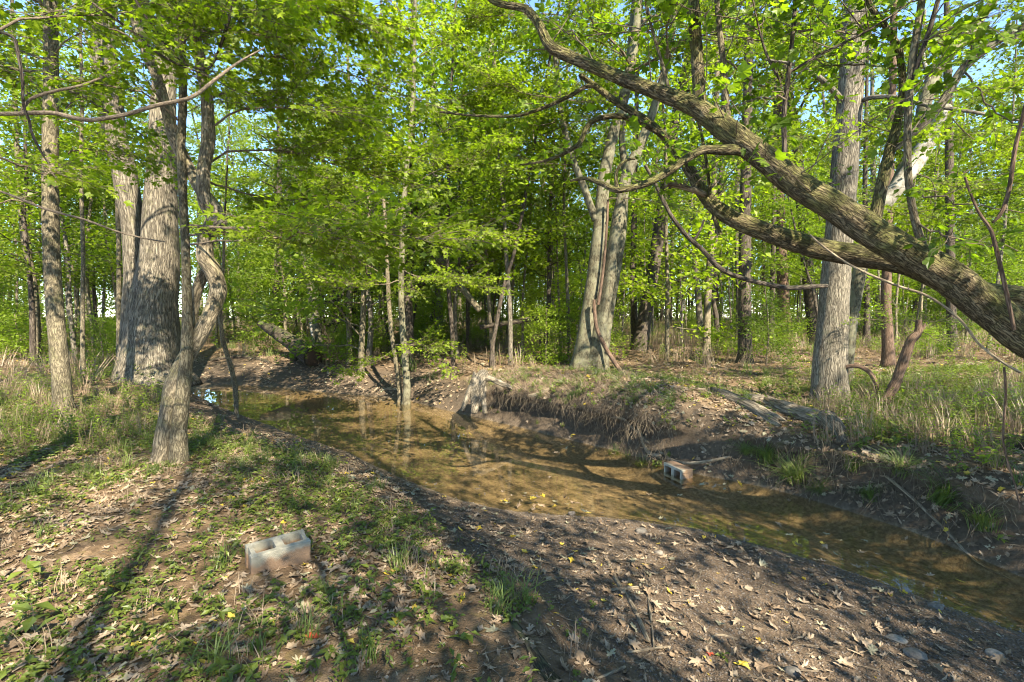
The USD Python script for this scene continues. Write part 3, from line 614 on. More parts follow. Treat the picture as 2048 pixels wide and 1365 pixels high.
leafy(t, [[(330, 250, d), (420, 200, d - .5), (520, 160, d - 1)], [(210, 110, d), (120, 60, d - .6), (40, 40, d - 1)], [(225, 210, d), (150, 200, d - 1), (60, 240, d - 1.4)]], 'bark_twig', 'maple', 6, step=.11)

# straight rough trunk at the far left
t = thing('hornbeam_tree', 'straight slim grey trunk with rough dark rings, left of the oak', 'tree')
d = 7.9
pa, _ = stem(t, 'trunk', [(131, 850, 46, d), (126, 800, 38, d), (119, 720, 36, d), (110, 620, 34, d), (104, 520, 33, d), (101, 420, 32, d), (101, 300, 30, d), (102, 160, 28, d), (102, 20, 27, d), (100, -220, 24, d)], 'bark_grey', 18, 80, root=True, up=13, flare=.25, lump=.09, rough=.006, seed=7)
canopy(t, [pa], 5.4, 3.0, 9, 'bark_grey', 'maple', 8, step=.2, scale=1.15, r=.025)
leafy(t, [[(101, 330, d), (170, 300, d), (250, 320, d + .3)], [(102, 120, d), (180, 60, d - .4), (280, 60, d - .6)], [(101, 200, d), (40, 150, d), (-30, 140, d)], [(104, 430, d), (40, 400, d - .3), (-20, 420, d - .5)], [(101, 260, d), (160, 190, d + .6), (230, 180, d + .8)]], 'bark_twig', 'maple', 9, step=.08)

# crooked twin tree on the near bank
t = thing('crooked_tree', 'twisted two-stemmed tree with a knobbed crooked trunk on the near bank', 'tree')
d = 5.6
pa, _ = stem(t, 'pale_stem', [(358, 935, 36.4, d), (358, 870, 33.2, d), (368, 770, 28.5, d), (374, 690, 23.7, d), (374, 600, 19.0, d), (371, 500, 17.4, d), (366, 400, 17.4, d), (362, 300, 17.4, d), (366, 200, 15.8, d), (364, 80, 15.0, d), (360, -60, 14.3, d), (352, -300, 11.9, d)], 'bark_grey', 20, 90, root=True, up=10.5, lump=.07, rough=.003, flare=.2, seed=11)
pb, _ = stem(t, 'crooked_stem', [(322, 930, 40.5, d), (334, 850, 37.3, d), (350, 770, 37.3, d + .05), (372, 715, 34.0, d + .1), (402, 668, 32.4, d + .12), (424, 620, 32.4, d + .12), (436, 575, 32.4, d + .1), (428, 545, 35.6, d + .05), (410, 515, 34.0, d), (410, 480, 30.7, d), (424, 452, 32.4, d), (432, 425, 29.2, d), (414, 398, 25.9, d), (394, 370, 22.6, d + .05), (378, 335, 22.6, d + .1), (352, 285, 25.9, d + .1), (332, 215, 22.6, d + .15), (312, 150, 21.1, d + .2), (290, 95, 21.1, d + .2), (272, 40, 20.2, d + .25), (262, -30, 19.4, d + .3), (240, -200, 16.2, d + .5)], 'bark_crooked', 24, 130, root=True, up=9.5, lump=.16, rough=.005, flare=.2, seed=12)
pc, _ = stem(t, 'fork', [(428, 436, 26, d + .02), (408, 395, 27, d - .06), (408, 340, 27, d - .1), (417, 270, 26, d - .1), (414, 200, 24, d - .12), (400, 120, 23, d - .15), (388, 40, 22, d - .2), (380, -60, 20, d - .2), (372, -240, 16, d - .3)], 'bark_crooked', 18, 60, up=9.5, lump=.12, rough=.004, seed=13)
stem(t, 'loop_stem', [(382, 655, 22, d + .2), (388, 615, 20, d + .25), (396, 575, 22, d + .25), (410, 545, 22, d + .15), (420, 530, 20, d + .08)], 'bark_crooked', 14, 24, lump=.1, seed=14)
stem(t, 'knob', [(425, 452, 30, d - .02), (437, 446, 32, d - .06), (446, 438, 24, d - .08), (450, 432, 9, d - .09)], 'bark_crooked', 14, 14, lump=.2, rough=.006, seed=15)
canopy(t, [pa, pb, pc], 5.0, 2.4, 5, 'bark_twig', 'maple', 16, step=.17, scale=1.1, r=.018)
leafy(t, [[(372, 472, d), (520, 462, d), (680, 458, d - .1), (860, 478, d - .2)], [(374, 490, d), (470, 480, d - .4), (600, 470, d - .8), (700, 480, d - 1.0)], [(414, 330, d), (540, 300, d + .4), (680, 330, d + .9), (790, 372, d + 1.2)], [(400, 130, d - .1), (540, 110, d + .2), (700, 150, d + .8), (860, 210, d + 1.3)],
          [(385, 20, d - .2), (500, 10, d), (640, 20, d + .4), (760, 70, d + .8)], [(366, 250, d), (270, 180, d - .3), (140, 160, d - .5)], [(412, 260, d), (500, 220, d - .3), (620, 210, d - .2), (720, 240, d)], [(364, 90, d), (440, 60, d - .6), (560, 80, d - .8)], [(290, 95, d + .2), (200, 50, d), (120, 40, d - .2)],
          [(410, 360, d), (500, 390, d + .6), (620, 400, d + 1.2)], [(414, 200, d), (520, 190, d + .8), (640, 240, d + 1.6), (740, 300, d + 2)]], 'bark_twig', 'maple', 17, step=.075, scale=.9, r=.011)
stem(t, 'dead_branch', [(380, 452, 8, d - .05), (520, 456, 6, d - .3), (640, 448, 5, d - .4), (720, 452, 3, d - .5)], 'bark_twig', 6, 20)

# sapling in the water's edge and its thin neighbour
t = thing('sapling', 'slender pale sapling rising from the water edge, mirrored in the stream', 'sapling')
d = 12.0
pa, _ = stem(t, 'trunk', [(812, 806, 17, d), (814, 770, 15, d), (810, 715, 14, d), (805, 650, 13, d), (802, 580, 12, d), (804, 510, 12, d), (806, 440, 11, d), (812, 350, 10, d), (822, 250, 9, d), (828, 150, 8, d), (830, 0, 7, d)], 'bark_sycamore', 10, 50, root=True, up=13, lump=.05, seed=21)
leafy(t, [[(805, 500, d), (720, 470, d - .6), (620, 450, d - 1.2)], [(804, 480, d), (900, 470, d - .5), (1000, 480, d - .8)], [(806, 420, d), (700, 370, d - .6), (600, 340, d - 1)], [(810, 380, d), (900, 330, d - .5), (990, 300, d - 1)], [(815, 320, d), (740, 240, d - .5), (660, 200, d - 1)], [(820, 260, d), (910, 200, d - .4), (1000, 160, d - .8)], [(826, 180, d), (760, 110, d - .6), (690, 60, d - 1)], [(828, 120, d), (920, 70, d - .3), (1010, 20, d - .6)],
          [(806, 540, d), (870, 560, d - .6), (950, 560, d - 1)], [(803, 560, d), (740, 570, d - .6), (660, 560, d - 1)], [(804, 520, d), (760, 500, d + .8), (700, 500, d + 1.4)], [(830, 60, d), (780, 0, d), (720, -50, d)]], 'bark_twig', 'maple', 22, step=.085, scale=1.0)
t = thing('sapling', 'thin leaning grey sapling just left of the pale one at the water', 'sapling')
d = 12.3
stem(t, 'trunk', [(800, 798, 11, d), (797, 760, 10, d), (790, 715, 9, d), (782, 655, 9, d), (777, 590, 9, d), (774, 520, 8, d), (770, 440, 7, d), (760, 300, 6, d)], 'bark_grey', 8, 40, root=True, lump=.05, seed=23)
leafy(t, [[(786, 700, d), (740, 730, d - .4), (690, 748, d - .7)], [(786, 690, d), (840, 690, d - .5), (890, 722, d - .8)], [(776, 560, d), (700, 520, d - .5), (640, 520, d - .8)], [(772, 480, d), (690, 420, d - .6), (600, 400, d - 1)], [(764, 360, d), (700, 300, d - .4), (620, 280, d - 1)]], 'bark_twig', 'maple', 24, step=.10)

# sycamore clump in the middle
t = thing('sycamore_clump', 'mottled pale sycamore clump of several leaning trunks on the far bank', 'tree')
d = 13.2
pa, _ = stem(t, 'trunk', [(1163, 752, 47.0, d), (1168, 700, 36.5, d), (1180, 620, 33.1, d), (1190, 540, 30.4, d), (1200, 450, 27.0, d), (1208, 360, 24.4, d), (1224, 280, 22.6, d), (1244, 210, 20.9, d), (1262, 130, 18.3, d), (1276, 30, 16.5, d), (1290, -160, 13.9, d)], 'bark_sycamore', 22, 70, root=True, up=17, lump=.06, flare=.3, seed=31)
pb, _ = stem(t, 'trunk', [(1186, 748, 34.8, d - .1), (1196, 680, 28.7, d - .15), (1212, 590, 26.1, d - .15), (1224, 510, 24.4, d - .15), (1238, 430, 23.5, d - .15), (1254, 350, 22.6, d - .2), (1276, 300, 20.9, d - .25), (1300, 240, 17.4, d - .3), (1322, 170, 14.8, d - .3), (1345, 60, 12.2, d - .3), (1362, -100, 10.4, d - .3)], 'bark_sycamore', 20, 60, root=True, up=14, lump=.06, seed=32)
pc, _ = stem(t, 'trunk', [(1200, 742, 30, d + .25), (1214, 640, 24, d + .3), (1232, 540, 20, d + .3), (1246, 440, 18, d + .3), (1250, 350, 15, d + .3), (1244, 280, 13, d + .3), (1250, 200, 11, d + .3), (1262, 60, 9, d + .3)], 'bark_sycamore', 14, 50, root=True, up=14, lump=.05, seed=33)
stem(t, 'limb', [(1192, 440, 18, d), (1182, 415, 15, d), (1168, 375, 14, d - .1), (1150, 330, 13, d - .2), (1134, 280, 12, d - .25), (1122, 225, 11, d - .3), (1112, 140, 9, d - .4), (1108, 40, 7, d - .5)], 'bark_sycamore', 12, 30, lump=.05, seed=34)
stem(t, 'vine_stem', [(1188, 600, 7, d - .45), (1192, 650, 8, d - .5), (1208, 690, 9, d - .5), (1226, 720, 9, d - .5), (1246, 752, 9, d - .6), (1252, 768, 9, d - .6)], 'bark_vine', 7, 24, lump=.1, seed=35)
stem(t, 'vine_stem', [(1196, 610, 7, d - .4), (1204, 560, 6, d - .38), (1212, 480, 5, d - .35), (1216, 400, 5, d - .35)], 'bark_vine', 6, 16, seed=36)
canopy(t, [pa, pb], 8.2, 3.6, 8, 'bark_twig', 'maple', 37, step=.28, scale=1.25, r=.04)
leafy(t, [[(1205, 400, d), (1290, 400, d - .6), (1380, 430, d - 1)], [(1240, 250, d), (1180, 180, d - .5), (1100, 150, d - 1)], [(1150, 330, d), (1080, 330, d - .4), (1000, 350, d - .8)], [(1262, 150, d), (1350, 110, d - .5), (1420, 100, d - .8)], [(1265, 130, d), (1190, 80, d - .5), (1110, 60, d - 1)], [(1270, 90, d), (1200, 10, d - .4), (1120, -20, d - .8)], [(1245, 210, d), (1170, 120, d + .5), (1080, 90, d + 1)], [(1275, 60, d), (1330, 20, d - .5), (1400, 10, d - 1)], [(1244, 210, d), (1160, 200, d - 1), (1060, 190, d - 1.8), (960, 150, d - 2.2)], [(1262, 130, d), (1150, 40, d - 1.2), (1030, 30, d - 2), (920, 40, d - 2.4)], [(1125, 240, d), (1060, 250, d - .4), (980, 240, d - .8)]], 'bark_twig', 'maple', 38, step=.12, r=.015)

# big straight trunk on the right bank, and the white-limbed sycamore behind it
t = thing('ash_tree', 'big straight grey trunk with lichen-mottled bark on the right bank', 'tree')
d = 8.5
pa, _ = stem(t, 'trunk', [(1658, 822, 82, d), (1659, 790, 70, d), (1659, 730, 65, d), (1665, 650, 60, d), (1671, 560, 56, d), (1678, 470, 53, d), (1685, 390, 51, d), (1692, 300, 50, d), (1700, 200, 48, d), (1706, 100, 46, d), (1710, 0, 44, d), (1718, -240, 40, d)], 'bark_ash', 40, 110, root=True, up=19, flare=.3, lump=.05, ridge=(.006, .035, .14), seed=41)
canopy(t, [pa], 8.5, 3.8, 10, 'bark_ash', 'canopy', 42, step=.34)
stem(t, 'limb', [(1652, 572, 10, d - .3), (1620, 574, 11, d - .5), (1580, 576, 11, d - .7), (1530, 568, 10, d - .9), (1470, 552, 10, d - 1.1), (1436, 534, 10, d - 1.2), (1405, 500, 9, d - 1.3), (1376, 475, 9, d - 1.4), (1348, 440, 8, d - 1.5), (1328, 405, 8, d - 1.5), (1312, 372, 7, d - 1.5), (1290, 330, 6, d - 1.5)], 'bark_dark', 9, 60, lump=.1, seed=43)
stem(t, 'limb', [(1384, 486, 6, d - 1.35), (1398, 465, 5, d - 1.3), (1408, 440, 4, d - 1.3)], 'bark_dark', 6, 10, seed=44)
stem(t, 'limb', [(1685, 205, 14, d), (1660, 175, 12, d - .2), (1630, 150, 10, d - .4), (1590, 130, 7, d - .6), (1530, 120, 4, d - .8)], 'bark_ash', 8, 20, seed=45)
stem(t, 'limb', [(1722, 205, 12, d), (1740, 196, 10, d - .3), (1790, 195, 10, d - .6), (1850, 210, 9, d - .9), (1930, 222, 8, d - 1.1), (2060, 245, 7, d - 1.3)], 'bark_ash', 8, 26, seed=46)
leafy(t, [[(1690, 300, d), (1620, 280, d - .8), (1560, 300, d - 1.4)], [(1700, 210, d), (1760, 260, d + .8), (1840, 270, d + 1.4)], [(1704, 120, d), (1780, 90, d - .3), (1880, 100, d - .6)], [(1684, 400, d), (1760, 420, d + .5), (1850, 440, d + .9)], [(1700, 190, d), (1620, 110, d + .6), (1540, 80, d + 1)]], 'bark_twig', 'maple', 47, step=.10)
t = thing('sycamore_tree', 'white-barked sycamore with a bent limb behind the big straight trunk', 'tree')
d = 10.6
pa, _ = stem(t, 'trunk', [(1692, 752, 26, d), (1698, 690, 24, d), (1706, 620, 26, d), (1716, 560, 28, d), (1736, 480, 28, d), (1768, 412, 29, d)], 'bark_sycamore', 20, 50, root=True, lump=.05, seed=51)
stem(t, 'bent_limb', [(1752, 444, 27, d), (1768, 412, 30, d), (1806, 360, 34, d), (1838, 315, 36, d), (1862, 270, 30, d), (1885, 228, 24, d), (1896, 214, 18, d)], 'bark_white', 22, 50, lump=.05, seed=57)
pb, _ = stem(t, 'trunk', [(1770, 410, 20, d + .05), (1800, 350, 22, d + .2), (1838, 260, 26, d + .3), (1856, 180, 28, d + .35), (1880, 130, 26, d + .4), (1916, 92, 24, d + .4), (1960, 40, 20, d + .4), (2010, -40, 17, d + .4), (2060, -180, 14, d + .4)], 'bark_sycamore', 18, 50, up=14, lump=.05, seed=52)
stem(t, 'limb', [(1860, 175, 14, d + .35), (1852, 140, 9, d + .3), (1846, 100, 7, d + .3), (1850, 20, 5, d + .3)], 'bark_white', 8, 16, seed=53)
canopy(t, [pb], 8.6, 3.0, 9, 'bark_twig', 'maple', 54, step=.28, scale=1.2, r=.03)
leafy(t, [[(1890, 220, d), (1950, 280, d), (2040, 300, d)], [(1850, 200, d), (1940, 190, d - .3), (2040, 170, d - .5)], [(1820, 340, d), (1900, 370, d - .6), (1990, 380, d - .8)]], 'bark_twig', 'maple', 55, step=.10)

# the mossy leaning tree at the right
t = thing('leaning_tree', 'mossy tree leaning in from the right, two stems crossing over the stream', 'tree')
base = np.array([5.35, 3.75, float(zt(5.35, 3.75)) - .1])
spec = [(2300, 800, 92.9, 3.75), (2180, 745, 89.4, 3.75), (2048, 672, 84.3, 3.75), (1980, 620, 79.1, 3.76), (1900, 556, 75.7, 3.78), (1820, 510, 68.8, 3.8), (1740, 462, 63.6, 3.84), (1660, 408, 56.8, 3.9), (1590, 366, 51.6, 3.95), (1520, 310, 46.4, 4.0), (1450, 258, 43.0, 4.05), (1390, 215, 34.4, 4.1), (1320, 186, 27.5, 4.15), (1240, 156, 23.2, 4.2), (1160, 122, 19.8, 4.25), (1100, 92, 18.1, 4.3), (1078, 50, 14.6, 4.32), (1050, 18, 12.0, 4.35), (1000, 8, 9.5, 4.4), (960, -20, 7.7, 4.5)]
path, rad = px_path(spec, 240)
path = np.vstack([base, base + [-.12, 0, .35], path]); rad = np.r_[rad[0] * 1.25, rad[0] * 1.1, rad]
q, _ = smooth_path(np.c_[path, rad], 260); path, rad = q[:, :3], q[:, 3]
add = tube(path, rad, 56, lump=.05, ridge=(.007, .022, .25), flare=.1, seed=61); add_mesh(t, 'trunk', *add[:2], 'bark_leaning', rest=add[2])
main = path
spec2 = [(2230, 770, 70.6, 4.05), (2150, 660, 67.2, 4.15), (2048, 600, 60.5, 4.3), (1960, 588, 57.1, 4.36), (1880, 556, 53.8, 4.4), (1800, 524, 50.4, 4.45), (1720, 512, 47.0, 4.5), (1640, 498, 43.7, 4.55), (1560, 474, 38.6, 4.6), (1490, 448, 33.6, 4.65), (1445, 425, 30.2, 4.7), (1412, 395, 25.2, 4.75), (1385, 350, 21.0, 4.8), (1360, 312, 17.6, 4.82), (1330, 275, 15.1, 4.85), (1290, 240, 13.4, 4.9), (1245, 212, 11.8, 4.95), (1200, 180, 10.1, 5.0), (1160, 150, 7.6, 5.0)]
p2, r2 = px_path(spec2, 160)
add = tube(p2, r2, 44, lump=.06, ridge=(.006, .02, .25), seed=62); add_mesh(t, 'second_trunk', *add[:2], 'bark_leaning', rest=add[2])
def sprout(name, spec, mat='bark_leaning', sides=10, **kw):
    return stem(t, name, spec, mat, sides, max(16, 8 * len(spec)), **kw)[0]
S = []
S.append(sprout('limb', [(1492, 300, 26, 4.02), (1455, 300, 20, 4.0), (1410, 300, 17, 3.98), (1372, 318, 17, 3.96), (1340, 342, 15, 3.95), (1300, 364, 14, 3.95), (1262, 376, 13, 3.96), (1235, 380, 12, 3.96), (1200, 366, 9, 4.0), (1168, 357, 7, 4.05), (1140, 362, 4, 4.1)], lump=.12, ridge=(.003, .016, .25), seed=63))
S.append(sprout('limb', [(1236, 380, 9, 3.96), (1232, 350, 7, 3.96), (1246, 325, 6, 3.97), (1270, 318, 5, 4.0)], seed=64))
S.append(sprout('limb', [(1345, 282, 13, 4.84), (1310, 262, 11, 4.8), (1270, 240, 11, 4.75), (1230, 232, 11, 4.7), (1190, 240, 11, 4.7), (1172, 258, 11, 4.7), (1158, 288, 10, 4.7), (1130, 306, 8, 4.72), (1090, 322, 6, 4.75), (1040, 330, 3, 4.8)], lump=.12, seed=65))
S.append(sprout('limb', [(1222, 202, 9, 4.97), (1180, 172, 8, 5.0), (1140, 192, 8, 5.0), (1090, 215, 7, 5.05), (1030, 232, 6, 5.1), (960, 232, 5, 5.2), (880, 224, 4, 5.3)], seed=66))
S.append(sprout('sprout', [(1398, 225, 30, 4.1), (1398, 180, 25, 4.1), (1394, 120, 23, 4.1), (1390, 50, 22, 4.1), (1386, -40, 20, 4.1), (1380, -240, 15, 4.1)], lump=.1, ridge=(.004, .018, .2), seed=67, up=6.5))
S.append(sprout('sprout', [(1458, 262, 14, 4.05), (1452, 200, 13, 4.02), (1446, 120, 12, 4.0), (1436, 30, 11, 4.0), (1428, -80, 9, 4.0)], 'bark_grey', seed=68, up=6.2))
S.append(sprout('sprout', [(1571, 356, 12, 3.95), (1569, 290, 10, 3.93), (1568, 230, 10, 3.92), (1578, 140, 9, 3.9), (1588, 40, 8, 3.9), (1594, -80, 7, 3.9)], 'bark_dark', seed=69, up=6.0))
S.append(sprout('sprout', [(1745, 466, 30, 3.84), (1752, 430, 25, 3.86), (1766, 360, 24, 3.9), (1780, 300, 22, 3.92), (1796, 240, 18, 3.95), (1806, 170, 15, 3.98), (1800, 110, 14, 4.0), (1775, 60, 13, 4.0), (1740, 10, 11, 4.0), (1710, -60, 9, 4.0)], lump=.08, seed=70, up=6.2))
S.append(sprout('sprout', [(1782, 300, 18, 3.92), (1830, 262, 18, 3.95), (1880, 212, 19, 4.0), (1925, 140, 19, 4.05), (1985, 90, 18, 4.1), (2060, 44, 17, 4.15), (2160, -60, 14, 4.2)], 'bark_ash', seed=71, up=6.0))
S.append(sprout('sprout', [(1856, 520, 18, 3.78), (1838, 470, 17, 3.74), (1822, 400, 15, 3.72), (1815, 320, 15, 3.7), (1816, 230, 15, 3.7), (1824, 130, 16, 3.7), (1838, 40, 15, 3.7), (1852, -60, 13, 3.7)], 'bark_grey', seed=72, up=6.0))
S.append(sprout('sprout', [(1836, 70, 11, 3.7), (1850, 140, 4, 3.68)], 'bark_grey', seed=73) if False else sprout('sprout', [(1818, 180, 12, 3.7), (1838, 120, 10, 3.66), (1862, 50, 10, 3.62), (1884, -30, 9, 3.6)], 'bark_dark', seed=73, up=5.8))
S.append(sprout('sprout', [(1340, 192, 8, 4.15), (1328, 140, 7, 4.13), (1310, 80, 6, 4.1), (1292, 0, 5, 4.1), (1280, -80, 4, 4.1)], 'bark_grey', 7, seed=74))
S.append(sprout('sprout', [(1440, 470, 12, 4.7), (1425, 420, 8, 4.7), (1415, 340, 7, 4.65), (1405, 280, 6, 4.6), (1398, 240, 5, 4.6)], 'bark_leaning', 8, seed=75))
S.append(sprout('sprout', [(1560, 160, 5, 3.92), (1530, 100, 5, 3.85), (1510, 20, 4, 3.8), (1500, -60, 4, 3.8)], 'bark_dark', 6, seed=76))
S.append(sprout('sprout', [(1572, 150, 6, 3.92), (1640, 110, 6, 3.85), (1720, 70, 6, 3.8), (1800, 20, 5, 3.75), (1860, -30, 4, 3.7)], 'bark_dark', 6, seed=77))
S.append(sprout('dead_branch', [(1500, 450, 9, 4.6), (1440, 380, 9, 4.4), (1375, 371, 11, 4.3), (1336, 368, 10, 4.25)], 'dead_wood', 8, seed=78) if False else sprout('dead_branch', [(1412, 392, 13, 4.74), (1385, 380, 12, 4.6), (1350, 371, 11, 4.55), (1334, 368, 9, 4.5)], 'dead_wood', 8, seed=78))
rng = np.random.default_rng(80); cr = Crown()
for sp in S:
    if sp[-1][2] > 3.2: cr.along(sp, .28, .2, rng, .75, 1.0, .1)
tw = MB()
for sp in S[4:]:
    for k in range(7):
        a, dd = at_path(sp, rng.uniform(.3, 1)); dd /= np.linalg.norm(dd); th = rng.uniform(0, 6.28)
        b = grow(a, dd * .4 + np.array([math.cos(th), math.sin(th), .25]), rng.uniform(.35, 1.0), 5, rng, .14)
        tw.add(*tube(b, np.linspace(.006, .0015, 6), 4)); cr.along(b, .2, .14, rng, .72)
for k in range(16):
    a, dd = at_path(main, rng.uniform(.45, .99)); th = rng.uniform(0, 6.28)
    b = grow(a, np.array([math.cos(th), math.sin(th), rng.uniform(.2, .9)]), rng.uniform(.4, 1.0), 5, rng, .14)
    tw.add(*tube(b, np.linspace(.006, .0015, 6), 4)); cr.along(b, .35, .26, rng, .75)
tag(tw.build(t, 'twigwork', 'bark_twig'), kind='stuff')
cr.build(t, 'near', rng)
leafy(t, [[(1385, 20, 4.1), (1300, 60, 4.3), (1180, 70, 4.6), (1080, 60, 4.9)], [(1450, 120, 4), (1520, 170, 4.2), (1600, 200, 4.5)], [(1590, 60, 3.9), (1680, 60, 4), (1780, 90, 4.2)], [(1820, 380, 3.7), (1900, 400, 3.5), (2000, 420, 3.3)], [(1840, 450, 3.7), (1920, 480, 3.6), (2030, 500, 3.5)], [(1925, 140, 4.05), (1980, 210, 3.9), (2040, 260, 3.8)], [(1572, 200, 3.9), (1500, 200, 4), (1440, 240, 4.2)], [(1830, 90, 3.7), (1900, 60, 3.5), (1990, 30, 3.4)], [(1200, 140, 4.2), (1130, 60, 4.4), (1060, 40, 4.6)], [(1800, 140, 3.98), (1700, 130, 4.2), (1620, 140, 4.5)]], 'bark_twig', 'broad', 81, step=.13, scale=.75, r=.006)

# more slim trunks that can be told apart
slim = [
 ('thin pale trunk between the rough trunk and the oak', [(166, 752, 10, 11.0), (165, 640, 9, 11), (166, 500, 8, 11), (162, 350, 8, 11), (164, 200, 7, 11), (160, 40, 6, 11), (158, -150, 5, 11)], 'bark_grey', 13),
 ('thin straight trunk close against the left side of the oak', [(237, 722, 11, 14.5), (238, 620, 10, 14.5), (237, 480, 9, 14.5), (232, 330, 8, 14.5), (230, 180, 7, 14.5), (226, 0, 6, 14.5)], 'bark_grey', 15),
 ('leaning grey trunk at the far left edge behind the rough trunk', [(72, 702, 17, 15.0), (72, 620, 15, 15), (62, 540, 14, 15), (46, 460, 13, 15), (36, 330, 11, 15), (28, 160, 9, 15), (24, -60, 7, 15)], 'bark_grey', 17),
 ('dark brown trunk right behind the pale sapling', [(815, 740, 22, 15.5), (817, 660, 20, 15.5), (815, 580, 19, 15.5), (818, 460, 17, 15.5), (822, 300, 15, 15.5), (826, 120, 13, 15.5), (828, -80, 11, 15.5)], 'bark_dark', 18),
 ('straight dark trunk standing alone right of the sycamore clump', [(1488, 738, 32, 15.5), (1489, 700, 27, 15.5), (1489, 600, 26, 15.5), (1490, 480, 24, 15.5), (1492, 330, 21, 15.5), (1496, 160, 18, 15.5), (1500, -60, 15, 15.5)], 'bark_dark', 19),
 ('mossy thin trunk just left of the straight dark one', [(1413, 700, 17, 17.5), (1414, 640, 15, 17.5), (1419, 540, 14, 17.5), (1424, 440, 13, 17.5), (1432, 250, 11, 17.5), (1436, 0, 9, 17.5)], 'bark_crooked', 17),
 ('sinuous slim trunk paired with the mossy thin one', [(1434, 692, 11, 18.2), (1433, 640, 10, 18.2), (1426, 590, 9, 18.2), (1430, 500, 9, 18.2), (1440, 380, 8, 18.2), (1446, 200, 7, 18.2)], 'bark_dark', 14),
 ('brown trunk with a flared foot behind the drooping limb', [(1570, 676, 30, 24.0), (1569, 640, 26, 24), (1566, 570, 22, 24), (1562, 480, 20, 24), (1558, 330, 18, 24), (1556, 100, 15, 24)], 'bark_vine', 20),
 ('slim dark forked trunk beside the flared brown one', [(1541, 668, 13, 22.0), (1544, 610, 11, 22), (1546, 540, 10, 22), (1548, 430, 9, 22), (1550, 250, 8, 22)], 'bark_dark', 15),
 ('ragged vine-wrapped trunk right of the big straight trunk', [(1776, 726, 25, 13.5), (1775, 670, 22, 13.5), (1772, 600, 20, 13.5), (1774, 520, 19, 13.5), (1778, 380, 17, 13.5), (1784, 200, 15, 13.5), (1788, 0, 13, 13.5)], 'bark_vine', 16),
 ('dark trunk in the undergrowth right of the sycamore clump', [(1270, 690, 16, 20.0), (1268, 620, 14, 20), (1266, 560, 13, 20), (1268, 430, 12, 20), (1272, 250, 10, 20)], 'bark_dark', 16),
 ('thin crooked stem leaning left of the sycamore clump', [(985, 690, 9, 14.0), (992, 655, 8, 14), (1002, 600, 8, 14), (1016, 545, 8, 14), (1030, 500, 7, 14), (1042, 440, 7, 14), (1060, 340, 6, 14), (1085, 200, 5, 14)], 'bark_dark', 12),
 ('thin upright sapling stem left of the sycamore clump', [(1138, 700, 7, 15.0), (1136, 620, 7, 15), (1132, 520, 6, 15), (1128, 420, 6, 15), (1130, 300, 5, 15), (1134, 150, 4, 15)], 'bark_grey', 12),
 ('pale peeling trunk in the thicket behind the fallen log', [(640, 690, 18, 19.0), (632, 640, 17, 19), (622, 580, 16, 19), (610, 520, 13, 19), (600, 440, 11, 19), (590, 300, 9, 19)], 'bark_sycamore', 14),
 ('short bare white stem beside the peeling trunk', [(628, 690, 6, 18.5), (624, 665, 6, 18.5), (621, 645, 5, 18.5)], 'bark_white', None),
 ('dark thicket trunk left of the pale sapling', [(700, 700, 13, 16.5), (698, 640, 12, 16.5), (703, 560, 11, 16.5), (708, 480, 10, 16.5), (704, 330, 9, 16.5)], 'bark_grey', 14),
 ('grey forked thicket trunk by the root tangle', [(738, 705, 12, 16.0), (742, 640, 11, 16), (736, 580, 10, 16), (744, 500, 10, 16), (750, 380, 8, 16)], 'bark_ash', 13),
 ('bluish grey trunk far back right of the sycamore clump', [(1400, 650, 14, 27.0), (1396, 590, 13, 27), (1391, 530, 12, 27), (1388, 430, 11, 27), (1386, 250, 9, 27)], 'bark_ash', 18),
 ('far slim trunk right of the white-barked sycamore', [(1733, 668, 14, 21.0), (1734, 610, 12, 21), (1732, 540, 12, 21), (1730, 420, 10, 21), (1732, 250, 8, 21)], 'bark_dark', 16),
 ('tall grey trunk at the upper right behind the white limb', [(1905, 700, 20, 18.0), (1902, 600, 18, 18), (1900, 450, 17, 18), (1898, 280, 16, 18), (1895, 100, 14, 18)], 'bark_dark', 17),
 ('pale tall trunk beyond the stream in the upper middle', [(880, 690, 14, 22.0), (878, 560, 13, 22), (872, 400, 12, 22), (868, 250, 11, 22), (866, 80, 9, 22)], 'bark_ash', 18),
]
for k, (lab, spec, m, up) in enumerate(slim):
    t = thing('slim_tree' if up else 'dead_sapling', lab, 'tree' if up else 'dead sapling')
    p_, _ = stem(t, 'trunk', spec, m, 10, 40, root=True, up=up, lump=.09, flare=.15, seed=100 + k)
    if up: canopy(t, [p_], max(4.2, p_[-1][2] * .36), 2.3, 9, 'bark_twig', 'maple', 130 + k, step=.26, scale=1.35, r=.016)

# ------------------------------------------------------------------ trees just outside the frame whose branches hang into it
t = thing('maple_tree', 'bare grey branch with forked twigs reaching in across the left edge', 'tree')
bx, by = -4.7, 3.2; bz = float(zt(bx, by))
path = grow((bx, by, bz - .2), (0.03, 0.0, 1), 12.0, 12, np.random.default_rng(201), .04, .05); q, u = smooth_path(path, 30)
add = tube(q, .15 * (1 - .8 * u) + .01, 14, lump=.07, flare=.3, seed=5); add_mesh(t, 'trunk', *add[:2], 'bark_grey', rest=add[2])
def reach(tree, start, spec, mat='bark_twig', sides=8, name='limb', **kw):
    path, rad = px_path(spec, 10 * len(spec)); path = np.vstack([start, path]); rad = np.r_[rad[0] * 1.4, rad]
    qq, _ = smooth_path(np.c_[path, rad], 8 * len(spec) + 12); a = tube(qq[:, :3], qq[:, 3], sides, lump=.08, **kw); add_mesh(tree, name, *a[:2], mat, rest=a[2]); return qq[:, :3]
L1 = reach(t, q[11], [(-60, 226, 11, 3.5), (20, 228, 10, 3.5), (100, 226, 10, 3.52), (170, 240, 10, 3.55), (240, 232, 9, 3.6), (310, 212, 9, 3.65), (380, 196, 8, 3.7), (430, 160, 7, 3.8), (470, 130, 5, 3.9), (530, 96, 3, 4.0)])
